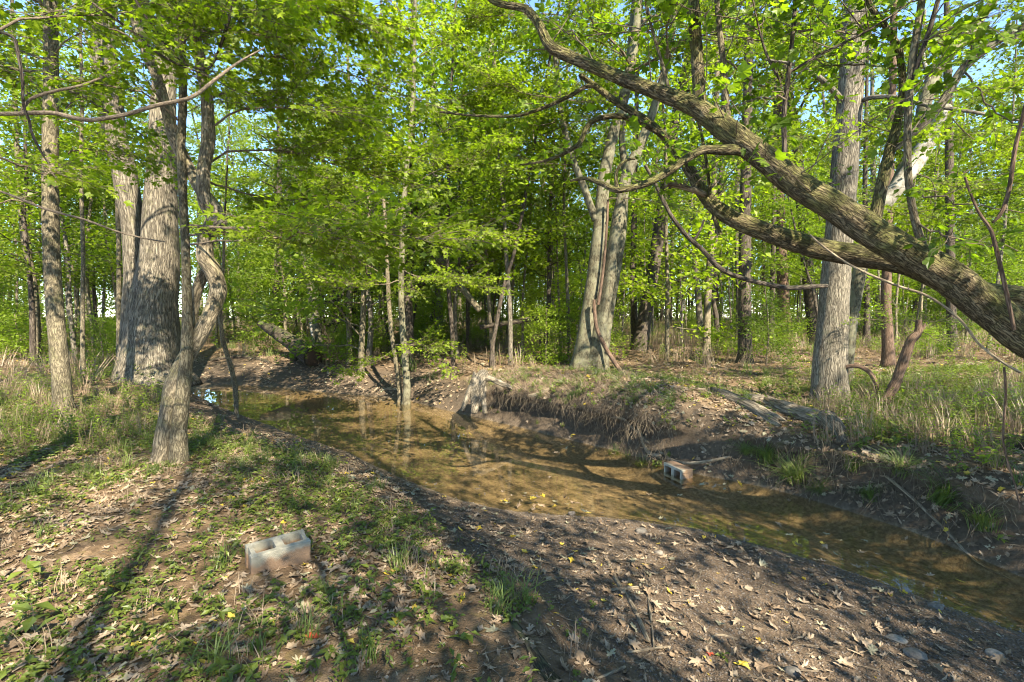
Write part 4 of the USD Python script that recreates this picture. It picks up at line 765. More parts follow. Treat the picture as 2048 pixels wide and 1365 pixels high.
L2 = reach(t, L1[22], [(44, 222, 7, 3.5), (60, 200, 7, 3.5), (100, 185, 7, 3.52), (160, 172, 6, 3.55), (215, 150, 5, 3.6), (150, 140, 2, 3.6)][:5])
L3 = reach(t, q[8], [(-80, 360, 6, 3.6), (20, 390, 6, 3.6), (90, 418, 6, 3.65), (170, 440, 5, 3.7), (250, 468, 4, 3.8), (330, 484, 3, 3.9)])
L4 = reach(t, q[14], [(-40, 60, 9, 3.4), (30, 80, 8, 3.4), (44, 150, 7, 3.42), (48, 215, 6, 3.46), (60, 250, 6, 3.5), (80, 300, 5, 3.5), (100, 330, 3, 3.5)], 'bark_dark')
L5 = reach(t, q[16], [(130, -40, 7, 4.0), (190, 10, 6, 4.1), (260, 60, 6, 4.2), (320, 110, 5, 4.3), (400, 145, 4, 4.4)], 'bark_dark')
L6 = reach(t, q[16], [(240, -60, 7, 4.4), (310, 60, 6, 4.5), (372, 130, 6, 4.6), (410, 140, 5, 4.65), (470, 0, 7, 4.7), (500, -60, 6, 4.8)], 'bark_dark')
rng = np.random.default_rng(202); cr = Crown()
for L in (L2, L5, L6): cr.along(L, .5, .12, rng, .8)
for k in range(11):
    a = q[int(rng.integers(12, 29))]; th = rng.uniform(-.3, 1.4)
    lp = grow(a, (math.cos(th) * .9, math.sin(th), rng.uniform(.0, .5)), rng.uniform(1.6, 3.0), 7, rng, .13); ad = tube(lp, np.linspace(.02, .003, 8), 6); add_mesh(t, 'branch', *ad[:2], 'bark_twig', rest=ad[2]); cr.along(lp, .35, .10, rng, .9)
cr.build(t, 'maple', rng); canopy(t, [q], 6.0, 3.0, 6, 'bark_twig', 'maple', 204, step=.2, scale=1.2, r=.025)
leafy(t, [[(0, 60, 4.2), (120, 30, 4.6), (260, 30, 5.0), (380, 50, 5.3)], [(100, -30, 4.6), (300, -10, 5), (480, 60, 5.4), (600, 100, 5.8)], [(300, -40, 5.2), (520, 10, 5.8), (700, 30, 6.3), (820, 60, 6.8)], [(-40, 300, 4.3), (60, 340, 4.6), (150, 350, 5)]], 'bark_twig', 'maple', 203, step=.085, scale=.95, r=.009)

# background and surrounding trees: kinds first, then individual copies
UNDER = [tree_class(f'understory_kind_{k}', 300 + k, h, .045 + .006 * k, (.14, .28, .30, .12, .26)[k], 2.3, 30, 'l', 'leaf_thicket' if k % 2 else 'leaf_maple', ['bark_grey', 'bark_dark', 'bark_ash'][k % 3], 42, .118, 1.0, flatl=True) for k, h in enumerate((7.0, 8.5, 10.0, 6.0, 9.0))]
TALL = [tree_class(f'tall_tree_kind_{k}', 320 + k, h, r, .42, 3.4, 26, 'l', 'leaf_canopy', ['bark_dark', 'bark_ash', 'bark_oak'][k % 3], 42, .17, 1.0, flatl=True, limbs_up=.5) for k, (h, r) in enumerate(((17, .15), (20, .2), (18, .12), (22, .26)))]
SHRUB = [tree_class(f'shrub_kind_{k}', 340 + k, h, .022, .12, 1.0, 16, 'l', 'leaf_thicket', 'bark_twig', 110, .075, 1.0, flatl=True) for k, h in enumerate((2.2, 3.0, 1.6))]
taken = [P(300, 750, 12.6)[:2], P(1660, 810, 8.5)[:2], P(1180, 750, 13.2)[:2], P(340, 930, 5.6)[:2]]
def scatter(rng, n, px, dd, gap, wetz=-0.12, tries=40):
    out = []
    for _ in range(n * tries):
        if len(out) >= n: break
        d = math.sqrt(rng.uniform(dd[0] ** 2, dd[1] ** 2)); x = (rng.uniform(*px) - CX) / F_PX * d
        if base_h(x, d) < wetz: continue
        if 345 < CX + F_PX * x / d < 500 and d > 15.5: continue
        if 500 < CX + F_PX * x / d < 670 and d < 18.5: continue
        if any((x - a) ** 2 + (d - b) ** 2 < gap ** 2 for a, b in taken): continue
        taken.append((x, d)); out.append((x, d, float(zt(x, d))))
    return out
SHADE = [tree_class(f'open_tree_kind_{k}', 360 + k, h, r, .40, 3.6, 22, 'l', 'leaf_canopy', 'bark_dark', 13, .15, 1.0, flatl=True, limbs_up=.5) for k, (h, r) in enumerate(((16, .15), (19, .11)))]
OPEN = tree_class('open_young_tree_kind', 370, 8.5, .05, .34, 2.3, 22, 'l', 'leaf_maple', 'bark_grey', 20, .10, 1.0, flatl=True)
rng = np.random.default_rng(400)
places = [(20, 'beyond the left edge'), (90, 'at the far left edge'), (240, 'behind the rough grey trunk'), (380, 'behind the great oak'), (560, 'behind the crooked tree'), (700, 'above the mossy fallen log'), (900, 'behind the pale sapling'), (1120, 'left of the sycamore clump'), (1290, 'behind the sycamore clump'), (1460, 'right of the sycamore clump'), (1610, 'around the straight dark trunk'), (1730, 'behind the big straight trunk'), (1890, 'behind the broken snag'), (2048, 'near the right edge'), (9999, 'beyond the right edge')]
def where(x, y):
    px = CX + F_PX * x / y; return next(w_ for lim, w_ in places if px < lim)
def deep(y, a, b): return 'near' if y < a else ('middle' if y < b else 'far')
GREEN = {'U': ['bushy dull-green', 'airy bright-green', 'tall airy green', 'low bushy green', 'broad bright-green']}
for px, n, dd in (((-160, 560), 19, (15, 34)), ((560, 1120), 36, (16, 38)), ((1120, 2250), 46, (15.5, 48))):
    for x, y, zz in scatter(rng, n, px, dd, 1.5):
        k = int(rng.integers(0, 5)); w_ = where(x, y); dp = deep(y, 22, 32)
        instance('understory_tree', UNDER[k], f'{GREEN["U"][k]} slender young tree {w_}, in the {dp} woods', 'tree', f'young trees {w_}', (x, y, zz), rng.uniform(0, 360), rng.uniform(.8, 1.25))
for px, n, dd in (((-160, 560), 11, (26, 62)), ((560, 1120), 20, (22, 62)), ((1120, 2250), 50, (19, 66))):
    for x, y, zz in scatter(rng, n, px, dd, 1.7):
        k = int(rng.integers(0, 4)); w_ = where(x, y); dp = deep(y, 32, 48); tone = ('dark', 'grey', 'furrowed', 'dark thick')[k]
        instance('tall_tree', TALL[k], f'tall {tone} forest tree {w_}, in the {dp} woods', 'tree', f'tall trees {w_}', (x, y, zz), rng.uniform(0, 360), rng.uniform(.8, 1.2))
for px, n in (((-160, 560), 26), ((560, 1120), 22), ((1120, 2250), 34)):
    for x, y, zz in scatter(rng, n, px, (13.5, 34), .9):
        k = int(rng.integers(0, 3)); w_ = where(x, y); dp = deep(y, 20, 27); tone = ('rounded', 'tall', 'low')[k]
        instance('shrub', SHRUB[k], f'{tone} leafy shrub {w_}, in the {dp} undergrowth', 'shrub', f'shrubs {w_}', (x, y, zz), rng.uniform(0, 360), rng.uniform(.7, 1.25))
POLE = [tree_class(f'pole_tree_kind_{k}', 380 + k, h, r, .45, 1.7, 16, 'l', 'leaf_canopy', m_, 24, .13, 1.0, flatl=True, lean=l_) for k, (h, r, m_, l_) in enumerate(((10, .045, 'bark_ash', .06), (12, .05, 'bark_crooked', .05), (9, .035, 'bark_grey', .12)))]
for px, n, dd in (((0, 560), 12, (15, 32)), ((560, 1120), 34, (15.5, 32)), ((1120, 2200), 56, (15.5, 42))):
    for x, y, zz in scatter(rng, n, px, dd, .8):
        k = int(rng.integers(0, 3)); w_ = where(x, y); dp = deep(y, 21, 30)
        instance('pole_tree', POLE[k], f'{("grey", "mossy", "leaning")[k]} pole-thin trunk {w_}, in the {dp} woods', 'tree', f'thin trunks {w_}', (x, y, zz), rng.uniform(0, 360), rng.uniform(.8, 1.3))
for px_, dd, k, sc_ in ((905, 15.0, 1, 1.35), (1020, 14.6, 2, 1.2), (1090, 16.5, 4, 1.3), (1335, 16.0, 0, 1.5), (720, 14.8, 3, 1.5), (432, 23.0, 3, 1.1),  (470, 27.0, 0, 1.2), (392, 30.0, 1, 1.2), (150, 16.0, 2, 1.15), (60, 14.5, 4, 1.1)):
    q_ = ground_at(px_, dd); w_ = where(q_[0], q_[1]); instance('understory_tree', UNDER[k], f'full leafy young tree {w_}, foremost of its thicket', 'tree', f'young trees {w_}', q_, 40 * k, sc_)
for px_, dd, k in ((438, 34.0, 0), (405, 43.0, 1), (478, 38.0, 2), (455, 48.0, 3)):
    q_ = ground_at(px_, dd); instance('tall_tree', TALL[k], f'tall {("dark", "grey", "furrowed", "dark thick")[k]} forest tree over the head of the stream', 'tree', 'tall trees over the head of the stream', q_, 70 * k, 1.0)
# the far wood closes the view: one mass
def far_class(name, seed, h, low):
    rg = np.random.default_rng(seed); p = klass(name); m = MB(); n = 1100
    c = grow((0, 0, h * low), (0, 0, 1), h * (1 - low), 8, rg, .1); k = rg.integers(0, 9, n); q = c[k] + rg.normal(0, 1, (n, 3)) * [h * .13, h * .13, h * .05]
    for a in q:
        l = rg.uniform(.2, .42); V, Fc = leaf_flat(l, l * .8); m.add(xform(V, rot('z', rg.uniform(0, 6.28)) @ rot('y', rg.normal(.2, .4)) @ rot('x', rg.normal(0, .5)), a), Fc)
    m.build(p, 'crown', 'leaf_canopy', smooth=False, rest=False); tr = tube(grow((0, 0, -.3), (0, 0, 1), h * .9, 6, rg, .03), np.linspace(.16, .04, 7), 5); add_mesh(p, 'trunk', *tr[:2], 'bark_dark', rest=tr[2]); return p
FAR = [far_class(f'far_tree_kind_{k}', 390 + k, h, lo) for k, (h, lo) in enumerate(((9, .12), (15, .3), (12, .15), (19, .4)))]
n = 440; d_ = np.sqrt(rng.uniform(44 ** 2, 105 ** 2, n)); x_ = (rng.uniform(-500, 2550, n) - CX) / F_PX * d_; kk = rng.integers(0, 4, n)
kp = ~((x_ / d_ > -.70) & (x_ / d_ < -.565) & (rng.uniform(0, 1, n) < .5)) & ((x_ / d_ > -.62) | (rng.uniform(0, 1, n) < .6)); x_, d_, kk = x_[kp], d_[kp], kk[kp]; n = len(kk)
instancer('/World', 'far_woods', FAR, kk, np.stack([x_, d_, zt(x_, d_) - .2], -1), np.array([rot('z', a_) for a_ in rng.uniform(0, 6.28, n)]), rng.uniform(.9, 1.5, n), label='far woods closing the view behind the trees')
# the wood behind the photographer, which shades the foreground
for k, (x, y, s, c) in enumerate(((2.9, -3.0, .9, 0), (6.5, -6.5, 1.0, 1), (-1.2, -6.0, .95, 1), (9.8, -3.8, 1.0, 0), (7.4, -1.2, .9, 1), (4.2, -9.5, 1.1, 1), (11, -11, 1.1, 0), (-5.5, -3.0, .9, 1), (-9.5, 4.5, .9, 1), (15, 9.5, 1., 0), (17, -5, 1.1, 1), (-1, -13, 1.1, 1), (1.5, -8.0, 1., 1))):
    instance('tall_tree', SHADE[c], 'tall tree behind the camera whose leaves dapple the near ground', 'tree', 'trees behind the camera', (x, y, float(zt(x, y))), 77 * k, s)
for k, (x, y, s, c) in enumerate(((1.5, -2.5, .9, 0), (3.7, -2.2, 1, 0), (5.9, .1, .9, 0), (-3.2, -2.7, 1., 0), (7.6, 2.2, .8, 0), (2.6, -5.2, 1.1, 0), (8.8, 5.0, .8, 0), (7.9, .5, .95, 1), (6.7, -1.8, 1., 1), (9.3, 2.6, .9, 1))):
    instance('understory_tree', (OPEN, UNDER[1])[c], 'young tree behind the camera casting leaf shadows on the bank', 'tree', 'young trees behind the camera', (x, y, float(zt(x, y))), 50 * k, s)

instance('understory_tree', OPEN, 'young tree standing just beyond the left edge of the picture', 'tree', None, (-7.9, 6.3, float(zt(-7.9, 6.3))), 33, 1.15)

# ------------------------------------------------------------------ small plants, grasses and litter
def plant_class(name, seed, h, nst, nleaf, L, mat='leaf_ground', wide=.5, stemr=.0016, pairs=True):
    rng = np.random.default_rng(seed); p = klass(name); lv, wd = MB(), MB()
    for s in range(nst):
        d = np.array([rng.normal(0, .45), rng.normal(0, .45), 1.0]); st = grow((rng.normal(0, .02), rng.normal(0, .02), -.01), d, h * rng.uniform(.6, 1.1), 5, rng, .14)
        wd.add(*tube(st, np.linspace(stemr, stemr * .5, 6), 3))
        for k in range(nleaf):
            t = .3 + .7 * (k + .5) / nleaf; a, dd = at_path(st, t); az = k * 2.6 + rng.uniform(-.5, .5) if not pairs else (k // 2) * 1.57 + (k % 2) * math.pi + rng.uniform(-.4, .4)
            l = L * rng.uniform(.6, 1.2); V, Fc = leaf_simple(l, l * wide * rng.uniform(.8, 1.2))
            lv.add(xform(V, rot('z', az) @ rot('y', rng.normal(-.1, .35)) @ rot('x', rng.normal(0, .3)), a), Fc)
    lv.build(p, 'leaves', mat, smooth=False, rest=False); wd.build(p, 'stalks', 'bark_twig'); return p
_add = MB.add
def grass_class(name, seed, n, h, w, mat, spread=.05, bend=.5):
    rng = np.random.default_rng(seed); p = klass(name); m = MB()
    for k in range(n):
        th = rng.uniform(0, 6.28); hh = h * rng.uniform(.5, 1.1); b = hh * bend * rng.uniform(.3, 1.3); o = rng.normal(0, spread, 2)
        dx, dy = math.cos(th), math.sin(th); ww = w * rng.uniform(.6, 1.2)
        c = [np.array([o[0] + dx * b * u * u, o[1] + dy * b * u * u, hh * (u - .35 * bend * u ** 3)]) for u in (0, .4, .75, 1)]
        sd = np.array([-dy, dx, 0]) * ww
        V = np.array([c[0] - sd, c[0] + sd, c[1] - sd, c[1] + sd, c[2] - sd * .6, c[2] + sd * .6, c[3]])
        m.add(V, np.array([[0, 1, 3], [0, 3, 2], [2, 3, 5], [2, 5, 4], [4, 5, 6]]))
    m.build(p, 'blades', mat, smooth=False, rest=False); return p
SEED = [plant_class('seedling_kind_0', 501, .10, 1, 5, .055), plant_class('seedling_kind_1', 502, .16, 2, 6, .05), plant_class('seedling_kind_2', 503, .07, 2, 4, .045, wide=.75), plant_class('seedling_kind_3', 504, .22, 1, 8, .07, wide=.36), plant_class('seedling_kind_4', 505, .13, 3, 5, .04, wide=.65), plant_class('seedling_kind_5', 506, .15, 1, 6, .085, wide=.5)]
WEED = [plant_class('weed_kind_0', 511, .62, 4, 11, .075, 'leaf_thicket', .42, .003), plant_class('weed_kind_1', 512, .45, 5, 10, .06, 'leaf_ground', .5, .003), plant_class('weed_kind_2', 513, .8, 3, 14, .08, 'leaf_thicket', .4, .0035),
        grass_class('weed_kind_3', 514, 26, .65, .004, 'dry_stem', .10, .45), grass_class('weed_kind_4', 515, 30, .5, .006, 'grass_blade', .10, .6)]
GRASS = [grass_class('grass_kind_0', 521, 40, .22, .0028, 'grass_blade', .035, .8), grass_class('grass_kind_1', 522, 24, .14, .0028, 'grass_blade', .03, .6), grass_class('grass_kind_2', 523, 18, .22, .0022, 'dry_stem', .04, .7)]
TUFT = grass_class('grass_tuft_kind', 524, 150, .46, .0034, 'grass_blade', .045, 1.15)
def leaf_class(name, seed, outl, L, mat):
    rng = np.random.default_rng(seed); p = klass(name)
    V, Fc = leaf_outline(outl, L, dish=rng.uniform(-.7, .15), curl=rng.uniform(.08, .42), rng=rng, fold=rng.uniform(-.2, .75), droop=rng.uniform(-.7, .7), jit=.16)
    V = V * [1, rng.uniform(.5, 1.0), 1]
    V = V - [.38 * L, 0, V[:, 2].min()]
    st = tube(np.array([[-.24 * L, 0, .01 * L], [-.5 * L, .05 * L, .06 * L]]) + [0, 0, 0.0], np.array([.0016, .0011]), 3)
    V2 = np.vstack([V, st[0] + [0, 0, V[:, 2].mean() * .6]]); F2 = np.vstack([Fc, st[1] + len(V)])
    add_mesh(p, 'blade', V2, F2, mat, smooth=False); return p
OVAL = [(0, 0.6), (25, 0.36), (60, .24), (95, .22), (135, .28), (180, .42)]
FK = {}
for i, (nm, o) in enumerate((('oak', OAK), ('maple', MAPLE), ('oval', OVAL))):
    for j, (cn, mt) in enumerate((('brown', 'leaf_fallen'), ('yellow', 'leaf_fallen_yellow'), ('pale', 'leaf_fallen_pale'), ('red', 'leaf_fallen_red'))):
        FK[nm, cn] = [leaf_class(f'fallen_{nm}_{cn}_kind_{v}', 600 + 31 * i + 7 * j + v, o, {'oak': .135, 'maple': .11, 'oval': .085}[nm], mt) for v in range(4 if cn == 'brown' else 2)]
allbrown = FK['oak', 'brown'] + FK['maple', 'brown'] + FK['oval', 'brown'] + FK['maple', 'pale'] + FK['oval', 'yellow'] + FK['oak', 'pale'] + FK['maple', 'yellow']
pbrown = np.array([.075] * 4 + [.05] * 4 + [.10] * 4 + [.015] * 4 + [.02] * 2 + [.008] * 2); pbrown /= pbrown.sum()
def normals_at(x, y, e=.04):
    zx = (zt(x + e, y) - zt(x - e, y)) / (2 * e); zy = (zt(x, y + e) - zt(x, y - e)) / (2 * e)
    n = np.stack([-zx, -zy, np.ones_like(zx)], -1); return n / np.linalg.norm(n, axis=1, keepdims=True)
def ground_frames(x, y, rng, tilt, normals=True):
    n = normals_at(x, y) if normals else np.tile([0, 0, 1.], (len(x), 1))
    n = n + rng.normal(0, tilt, n.shape); n /= np.linalg.norm(n, axis=1, keepdims=True)
    th = rng.uniform(0, 2 * math.pi, len(x)); h = np.stack([np.cos(th), np.sin(th), 0 * th], -1)
    yv = np.cross(n, h); yv /= np.linalg.norm(yv, axis=1, keepdims=True); xv = np.cross(yv, n)
    return np.stack([xv, yv, n], -1)
def fan(rng, n, d0, d1, px=(-150, 2200), power=1.0):
    """points on the ground in view, uniform over area between distances d0 and d1"""
    d = np.sqrt(rng.uniform(d0 ** 2, d1 ** 2, n)) if power == 1 else (d0 ** power + rng.uniform(0, 1, n) * (d1 ** power - d0 ** power)) ** (1 / power)
    return (rng.uniform(*px, n) - CX) / F_PX * d, d
def clump(x, y, f, s): return meshkit.fbm(np.stack([x * f, y * f, 0 * x], -1), 3, s)
rng = np.random.default_rng(700)
# fallen leaves: the mass as stuff, the nearest ones one by one
def litter(rng, n, d0, d1, s0, s1):
    x, y = fan(rng, n, d0, d1); h = base_h(x, y); dens = np.clip((clump(x, y, 1.1, 3) - .30) * 2.8, np.where(x > .25 * y + .5, .45, .22), 1) * (h > WZ + .03)
    dens *= np.where(gravel_m(x, y, h) > .3, .32, 1.0); k = rng.uniform(0, 1, n) < dens
    return x[k], y[k], rng.uniform(s0, s1, k.sum())
x, y, sc = litter(rng, 52000, 1.9, 8.5, .3, .82); x2, y2, sc2 = litter(rng, 34000, 8.5, 22, .7, 1.25)
near = np.hypot(x, y) < 2.95
xs_, ys_, sc = np.r_[x[~near], x2], np.r_[y[~near], y2], np.r_[sc[~near], sc2]
instancer('/World', 'leaf_litter', allbrown, rng.choice(len(allbrown), len(xs_), p=pbrown), np.stack([xs_, ys_, ztop(xs_, ys_) + .007], -1), ground_frames(xs_, ys_, rng, .14), sc, label='brown and tan fallen leaves carpeting the banks')
nx_, ny_ = x[near], y[near]
mass = np.arange(len(nx_)) >= 230
if mass.any(): instancer('/World', 'leaf_litter', allbrown, rng.choice(len(allbrown), mass.sum(), p=pbrown), np.stack([nx_[mass], ny_[mass], zt(nx_[mass], ny_[mass]) + .005], -1), ground_frames(nx_[mass], ny_[mass], rng, .15), rng.uniform(.25, .75, mass.sum()), label='brown leaf bits scattered on the nearest ground')
nx_, ny_ = nx_[:230], ny_[:230]
x, y = fan(rng, 26000, 1.9, 9, power=1.5); k = (base_h(x, y) > WZ + .03) & (rng.uniform(0, 1, len(x)) < np.clip((clump(x, y, 1.4, 8) - .3) * 3, .2, 1)); x, y = x[k], y[k]
bits = FK['oval', 'brown'] + FK['maple', 'brown']
instancer('/World', 'leaf_litter', bits, rng.integers(0, len(bits), len(x)), np.stack([x, y, ztop(x, y) + .003], -1), ground_frames(x, y, rng, .3), rng.uniform(.1, .32, len(x)), label='broken brown leaf bits matted on the ground')
tw = []
for v in range(4):
    p = klass(f'twig_kind_{v}'); r_ = np.random.default_rng(640 + v); a = tube(grow((-.12, 0, .004), (1, 0, 0), .26, 5, r_, .18) * [1, 1, .3] + [0, 0, .003], np.linspace(.0035, .0015, 6), 4); add_mesh(p, 'wood', *a[:2], 'root_pale' if v % 2 else 'bark_twig', rest=a[2]); tw.append(p)
x, y = fan(rng, 5200, 1.9, 15, power=1.4); k = base_h(x, y) > WZ + .04; x, y = x[k], y[k]
instancer('/World', 'twig_litter', tw, rng.integers(0, 4, len(x)), np.stack([x, y, ztop(x, y) + .002], -1), ground_frames(x, y, rng, .12), rng.uniform(.35, 1.3, len(x)), label='small broken twigs strewn over the forest floor')
names = {'brown': ('curled brown', 'brown'), 'yellow': ('yellow', 'yellow'), 'pale': ('pale greenish', 'pale'), 'red': ('dark red', 'red')}
def put_leaf(rng, px_, py_, kind, col, where, sc=1.0, z=None):
    zz = float(zt(px_, py_)) + .003 if z is None else z
    cls = FK[kind, col][int(rng.integers(0, len(FK[kind, col])))]
    lab = f'{names[col][0]} {kind} leaf lying {where}'
    instance('fallen_leaf', cls, lab, 'leaf', f'{names[col][1]} {kind} leaves {where}', (px_, py_, zz), rng.uniform(0, 360), sc, rng.normal(0, 9) if z is None else 0, rng.normal(0, 9) if z is None else 0)
for a, b in zip(nx_, ny_):
    col = rng.choice(['brown', 'yellow', 'pale', 'red'], p=[.80, .06, .12, .02]); kind = rng.choice(['oak', 'maple', 'oval'], p=[.45, .33, .22])
    where = 'on the dark gravel beside the stream' if gravel_m(a, b, base_h(a, b)) > .4 else ('among the green seedlings on the near bank' if a < -.3 else 'on the bare near bank')
    put_leaf(rng, a, b, kind, col, where, rng.uniform(.4, .85))
# floating leaves
for (px0, py0, sx0, sy0, n) in ((1060, 1000, 70, 14, 26), (1690, 1125, 45, 22, 16), (1560, 1090, 120, 26, 12), (1180, 895, 60, 10, 14), (1360, 1010, 160, 24, 12), (1440, 975, 22, 5, 6), (1740, 1180, 70, 16, 8)):
    for _ in range(n):
        q = Gz(px0 + rng.normal(0, sx0), py0 + rng.normal(0, sy0), WZ)
        if base_h(q[0], q[1]) > WZ + .02: continue
        put_leaf(rng, q[0], q[1], rng.choice(['maple', 'oval', 'oak']), rng.choice(['yellow', 'pale', 'brown'], p=[.16, .34, .5]), 'afloat on the shallow stream', rng.uniform(.5, 1), WZ + .004)
# pebbles of the gravel bar
x = rng.uniform(-.6, 4.2, 60000); y = rng.uniform(1.7, 5.6, 60000); h = base_h(x, y)
k = (rng.uniform(0, 1, len(x)) < gravel_m(x, y, h) * .8) & (np.abs((x / y) * F_PX) < 1100) & (h > WZ - .05); x, y = x[k][:17000], y[k][:17000]
peb = []
for v in range(3):
    p = klass(f'pebble_kind_{v}'); m = trimesh.creation.icosphere(1); V = m.vertices * (1 + .35 * (meshkit.noise(m.vertices * 1.7 + 9 * v)[:, None] - .5)) * [1, .8, .55]; add_mesh(p, 'stone', V, m.faces, 'pebble'); peb.append(p)
instancer('/World', 'gravel', peb, rng.integers(0, 3, len(x)), np.stack([x, y, ztop(x, y) + .001], -1), ground_frames(x, y, rng, .3), .0035 + .006 * rng.uniform(0, 1, len(x)) ** 2.5, label='dark fine gravel of the stream bar')
# seedlings and grass of the near bank and the right bank
clear_px = [(520, 1150), (570, 1150), (615, 1128), (545, 1172), (590, 1160), (500, 1165), (1432, 790), (1465, 808), (1500, 826), (1535, 846), (1565, 862), (1530, 812), (1580, 830), (1620, 846), (1650, 860), (1668, 880), (1685, 900), (1650, 820), (1355, 940), (1375, 950), (1335, 940), (1345, 928), (1365, 930), (1388, 940), (1400, 955), (620, 730), (610, 745)]
CLEAR = cKDTree(np.array([on_ground(*q_)[:2] for q_ in clear_px])); CLR = .17
def plants(name, classes, probs, n, d0, d1, px, dfun, smin, smax, label, power=1.0, tilt=.12):
    x, y = fan(rng, n, d0, d1, px, power); h = base_h(x, y)
    k = (rng.uniform(0, 1, n) < dfun(x, y, h)) & (CLEAR.query(np.c_[x, y])[0] > CLR); x, y = x[k], y[k]
    instancer('/World', name, classes, rng.choice(len(classes), len(x), p=probs), np.stack([x, y, ztop(x, y) - .004], -1), ground_frames(x, y, rng, tilt, False), rng.uniform(smin, smax, len(x)), label=label)
left = lambda x, y, h: np.clip((clump(x, y, .9, 21) - .30) * 3.2, .04, 1) * np.clip(.75 - (x + .15 * y) * .75, .10, 1) * (h > -.22) * (1 - gravel_m(x, y, h))
plants('seedling_cover', SEED, np.array([.2, .22, .2, .15, .15, .08]), 17000, 1.8, 9.5, (-200, 1300), left, .35, .9, 'green seedlings covering the near left bank')
plants('bank_cover', [GRASS[2], SEED[2], SEED[0], GRASS[1]], np.array([.25, .32, .30, .13]), 4200, 7.5, 14, (760, 1700), lambda x, y, h: np.clip((clump(x, y, .9, 33) - .36) * 3, .08, 1) * (h > -.05) * ~nearside(x, y), .6, 1.25, 'dry grass and seedlings on the far bank below the sycamore clump')
plants('grass_cover', GRASS, np.array([.25, .35, .4]), 1900, 1.8, 10, (-200, 1500), lambda x, y, h: .8 * np.clip((clump(x, y, 1.3, 25) - .42) * 4, .03, 1) * (h > -.3) * (1 - gravel_m(x, y, h)), .5, 1.2, 'thin grass scattered over the near bank')
plants('bank_cover', SEED + GRASS[:1], np.array([.24, .24, .14, .18, .12, .05, .03]), 9500, 3.8, 13, (1150, 2300), lambda x, y, h: np.clip((clump(x, y, .8, 31) - .33) * 3.4, .16, 1) * (h > -.1) * np.clip((x / y - .35) * 2.2,   .2, 1), .6, 1.5, 'low green plants covering the right bank')
# thatch over the lip of the undercut bank
n = 330; s_ = rng.uniform(.6, 6.3, n); bx_ = np.interp(s_, np.arange(len(rimpts)), rimpts[:, 0]); by_ = np.interp(s_, np.arange(len(rimpts)), rimpts[:, 1])
gx_, gy_ = np.gradient(rimpts[:, 0]), np.gradient(rimpts[:, 1]); ox = np.interp(s_, np.arange(len(rimpts)), -gy_); oy = np.interp(s_, np.arange(len(rimpts)), gx_); ln_ = np.hypot(ox, oy) * -1; ox, oy = ox / ln_, oy / ln_
sg = np.where(ox * bx_ + oy * by_ > 0, -1, 1); ox, oy = ox * sg, oy * sg; off = rng.uniform(-.5, .34, n); bx_, by_ = bx_ + ox * off, by_ + oy * off
Zl = np.stack([ox * .75 + rng.normal(0, .25, n), oy * .75 + rng.normal(0, .25, n), np.full(n, .8)], -1); Zl /= np.linalg.norm(Zl, axis=1, keepdims=True); h_ = np.stack([np.cos(s_ * 90), np.sin(s_ * 90), 0 * s_], -1); yv = np.cross(Zl, h_); yv /= np.linalg.norm(yv, axis=1, keepdims=True)
instancer('/World', 'bank_cover', [GRASS[2], GRASS[0], SEED[1], SEED[2]], rng.choice(4, n, p=[.45, .05, .22, .28]), np.stack([bx_, by_, ztop(bx_, by_) - .01], -1), np.stack([np.cross(yv, Zl), yv, Zl], -1), rng.uniform(.6, 1.2, n), label='dry grass and small plants hanging over the lip of the bank')
plants('undergrowth', WEED[:4], np.array([.3, .4, .1, .2]), 1500, 6.0, 13, (-250, 345), lambda x, y, h: np.clip((clump(x, y, .7, 47) - .34) * 3, .05, 1), .35, .8, 'low leafy weeds around the trunks on the left bank')
plants('undergrowth', WEED, np.array([.26, .22, .10, .38, .04]), 1700, 4.6, 10.5, (1640, 2300), lambda x, y, h: np.clip((clump(x, y, .7, 43) - .3) * 3, .1, 1) * (h > .02), .35, .85, 'low weeds and dry stems behind the snag on the right bank')
plants('undergrowth', WEED, np.array([.24, .16, .18, .36, .06]), 9000, 9.5, 46, (-300, 2350), lambda x, y, h: np.clip((clump(x, y, .35, 41) - .28) * 3, .15, 1) * (h > .02) * np.clip((y - 9.5 - 3.2 * (np.abs(x - 1.5) < 5.5)) / 2.5, 0, 1), .6, 1.5, 'knee-high weeds and dry stems under the trees', power=1.5)

# ------------------------------------------------------------------ blocks, logs, roots, stones, sticks
M3 = manifold3d.Manifold
def block_mesh(L, W, Hh):
    b = M3.cube([L, W, Hh], True)
    ch = []
    e = .004
    hull = [(x * (L / 2 - (e if k != 0 else 0)), y * (W / 2 - (e if k != 1 else 0)), z * (Hh / 2 - (e if k != 2 else 0))) for x in (-1, 1) for y in (-1, 1) for z in (-1, 1) for k in range(3)]
    b = M3.hull_points(np.array(hull))
    wall, web = .027, .034
    cw = (L - 2 * wall - web) / 2
    for s in (-1, 1):
        cs = manifold3d.CrossSection.square([cw - .02, W - 2 * wall - .02], True).offset(.01, manifold3d.JoinType.Round)
        b = b - M3.extrude(cs, Hh + .02, 0, 0, (.86, .86)).translate([s * (cw + web) / 2, 0, -Hh / 2 - .01])
        b = b - M3.cube([.022, W * .52, Hh + .02], True).translate([s * L / 2, 0, 0])
    m = b.refine_to_length(.012).to_mesh(); V = np.array(m.vert_properties[:, :3]); Fc = np.array(m.tri_verts)
    n = trimesh.Trimesh(V, Fc, process=False).vertex_normals
    return V + n * ((meshkit.fbm(V * 90, 3, 3) - .5) * .0045)[:, None], Fc
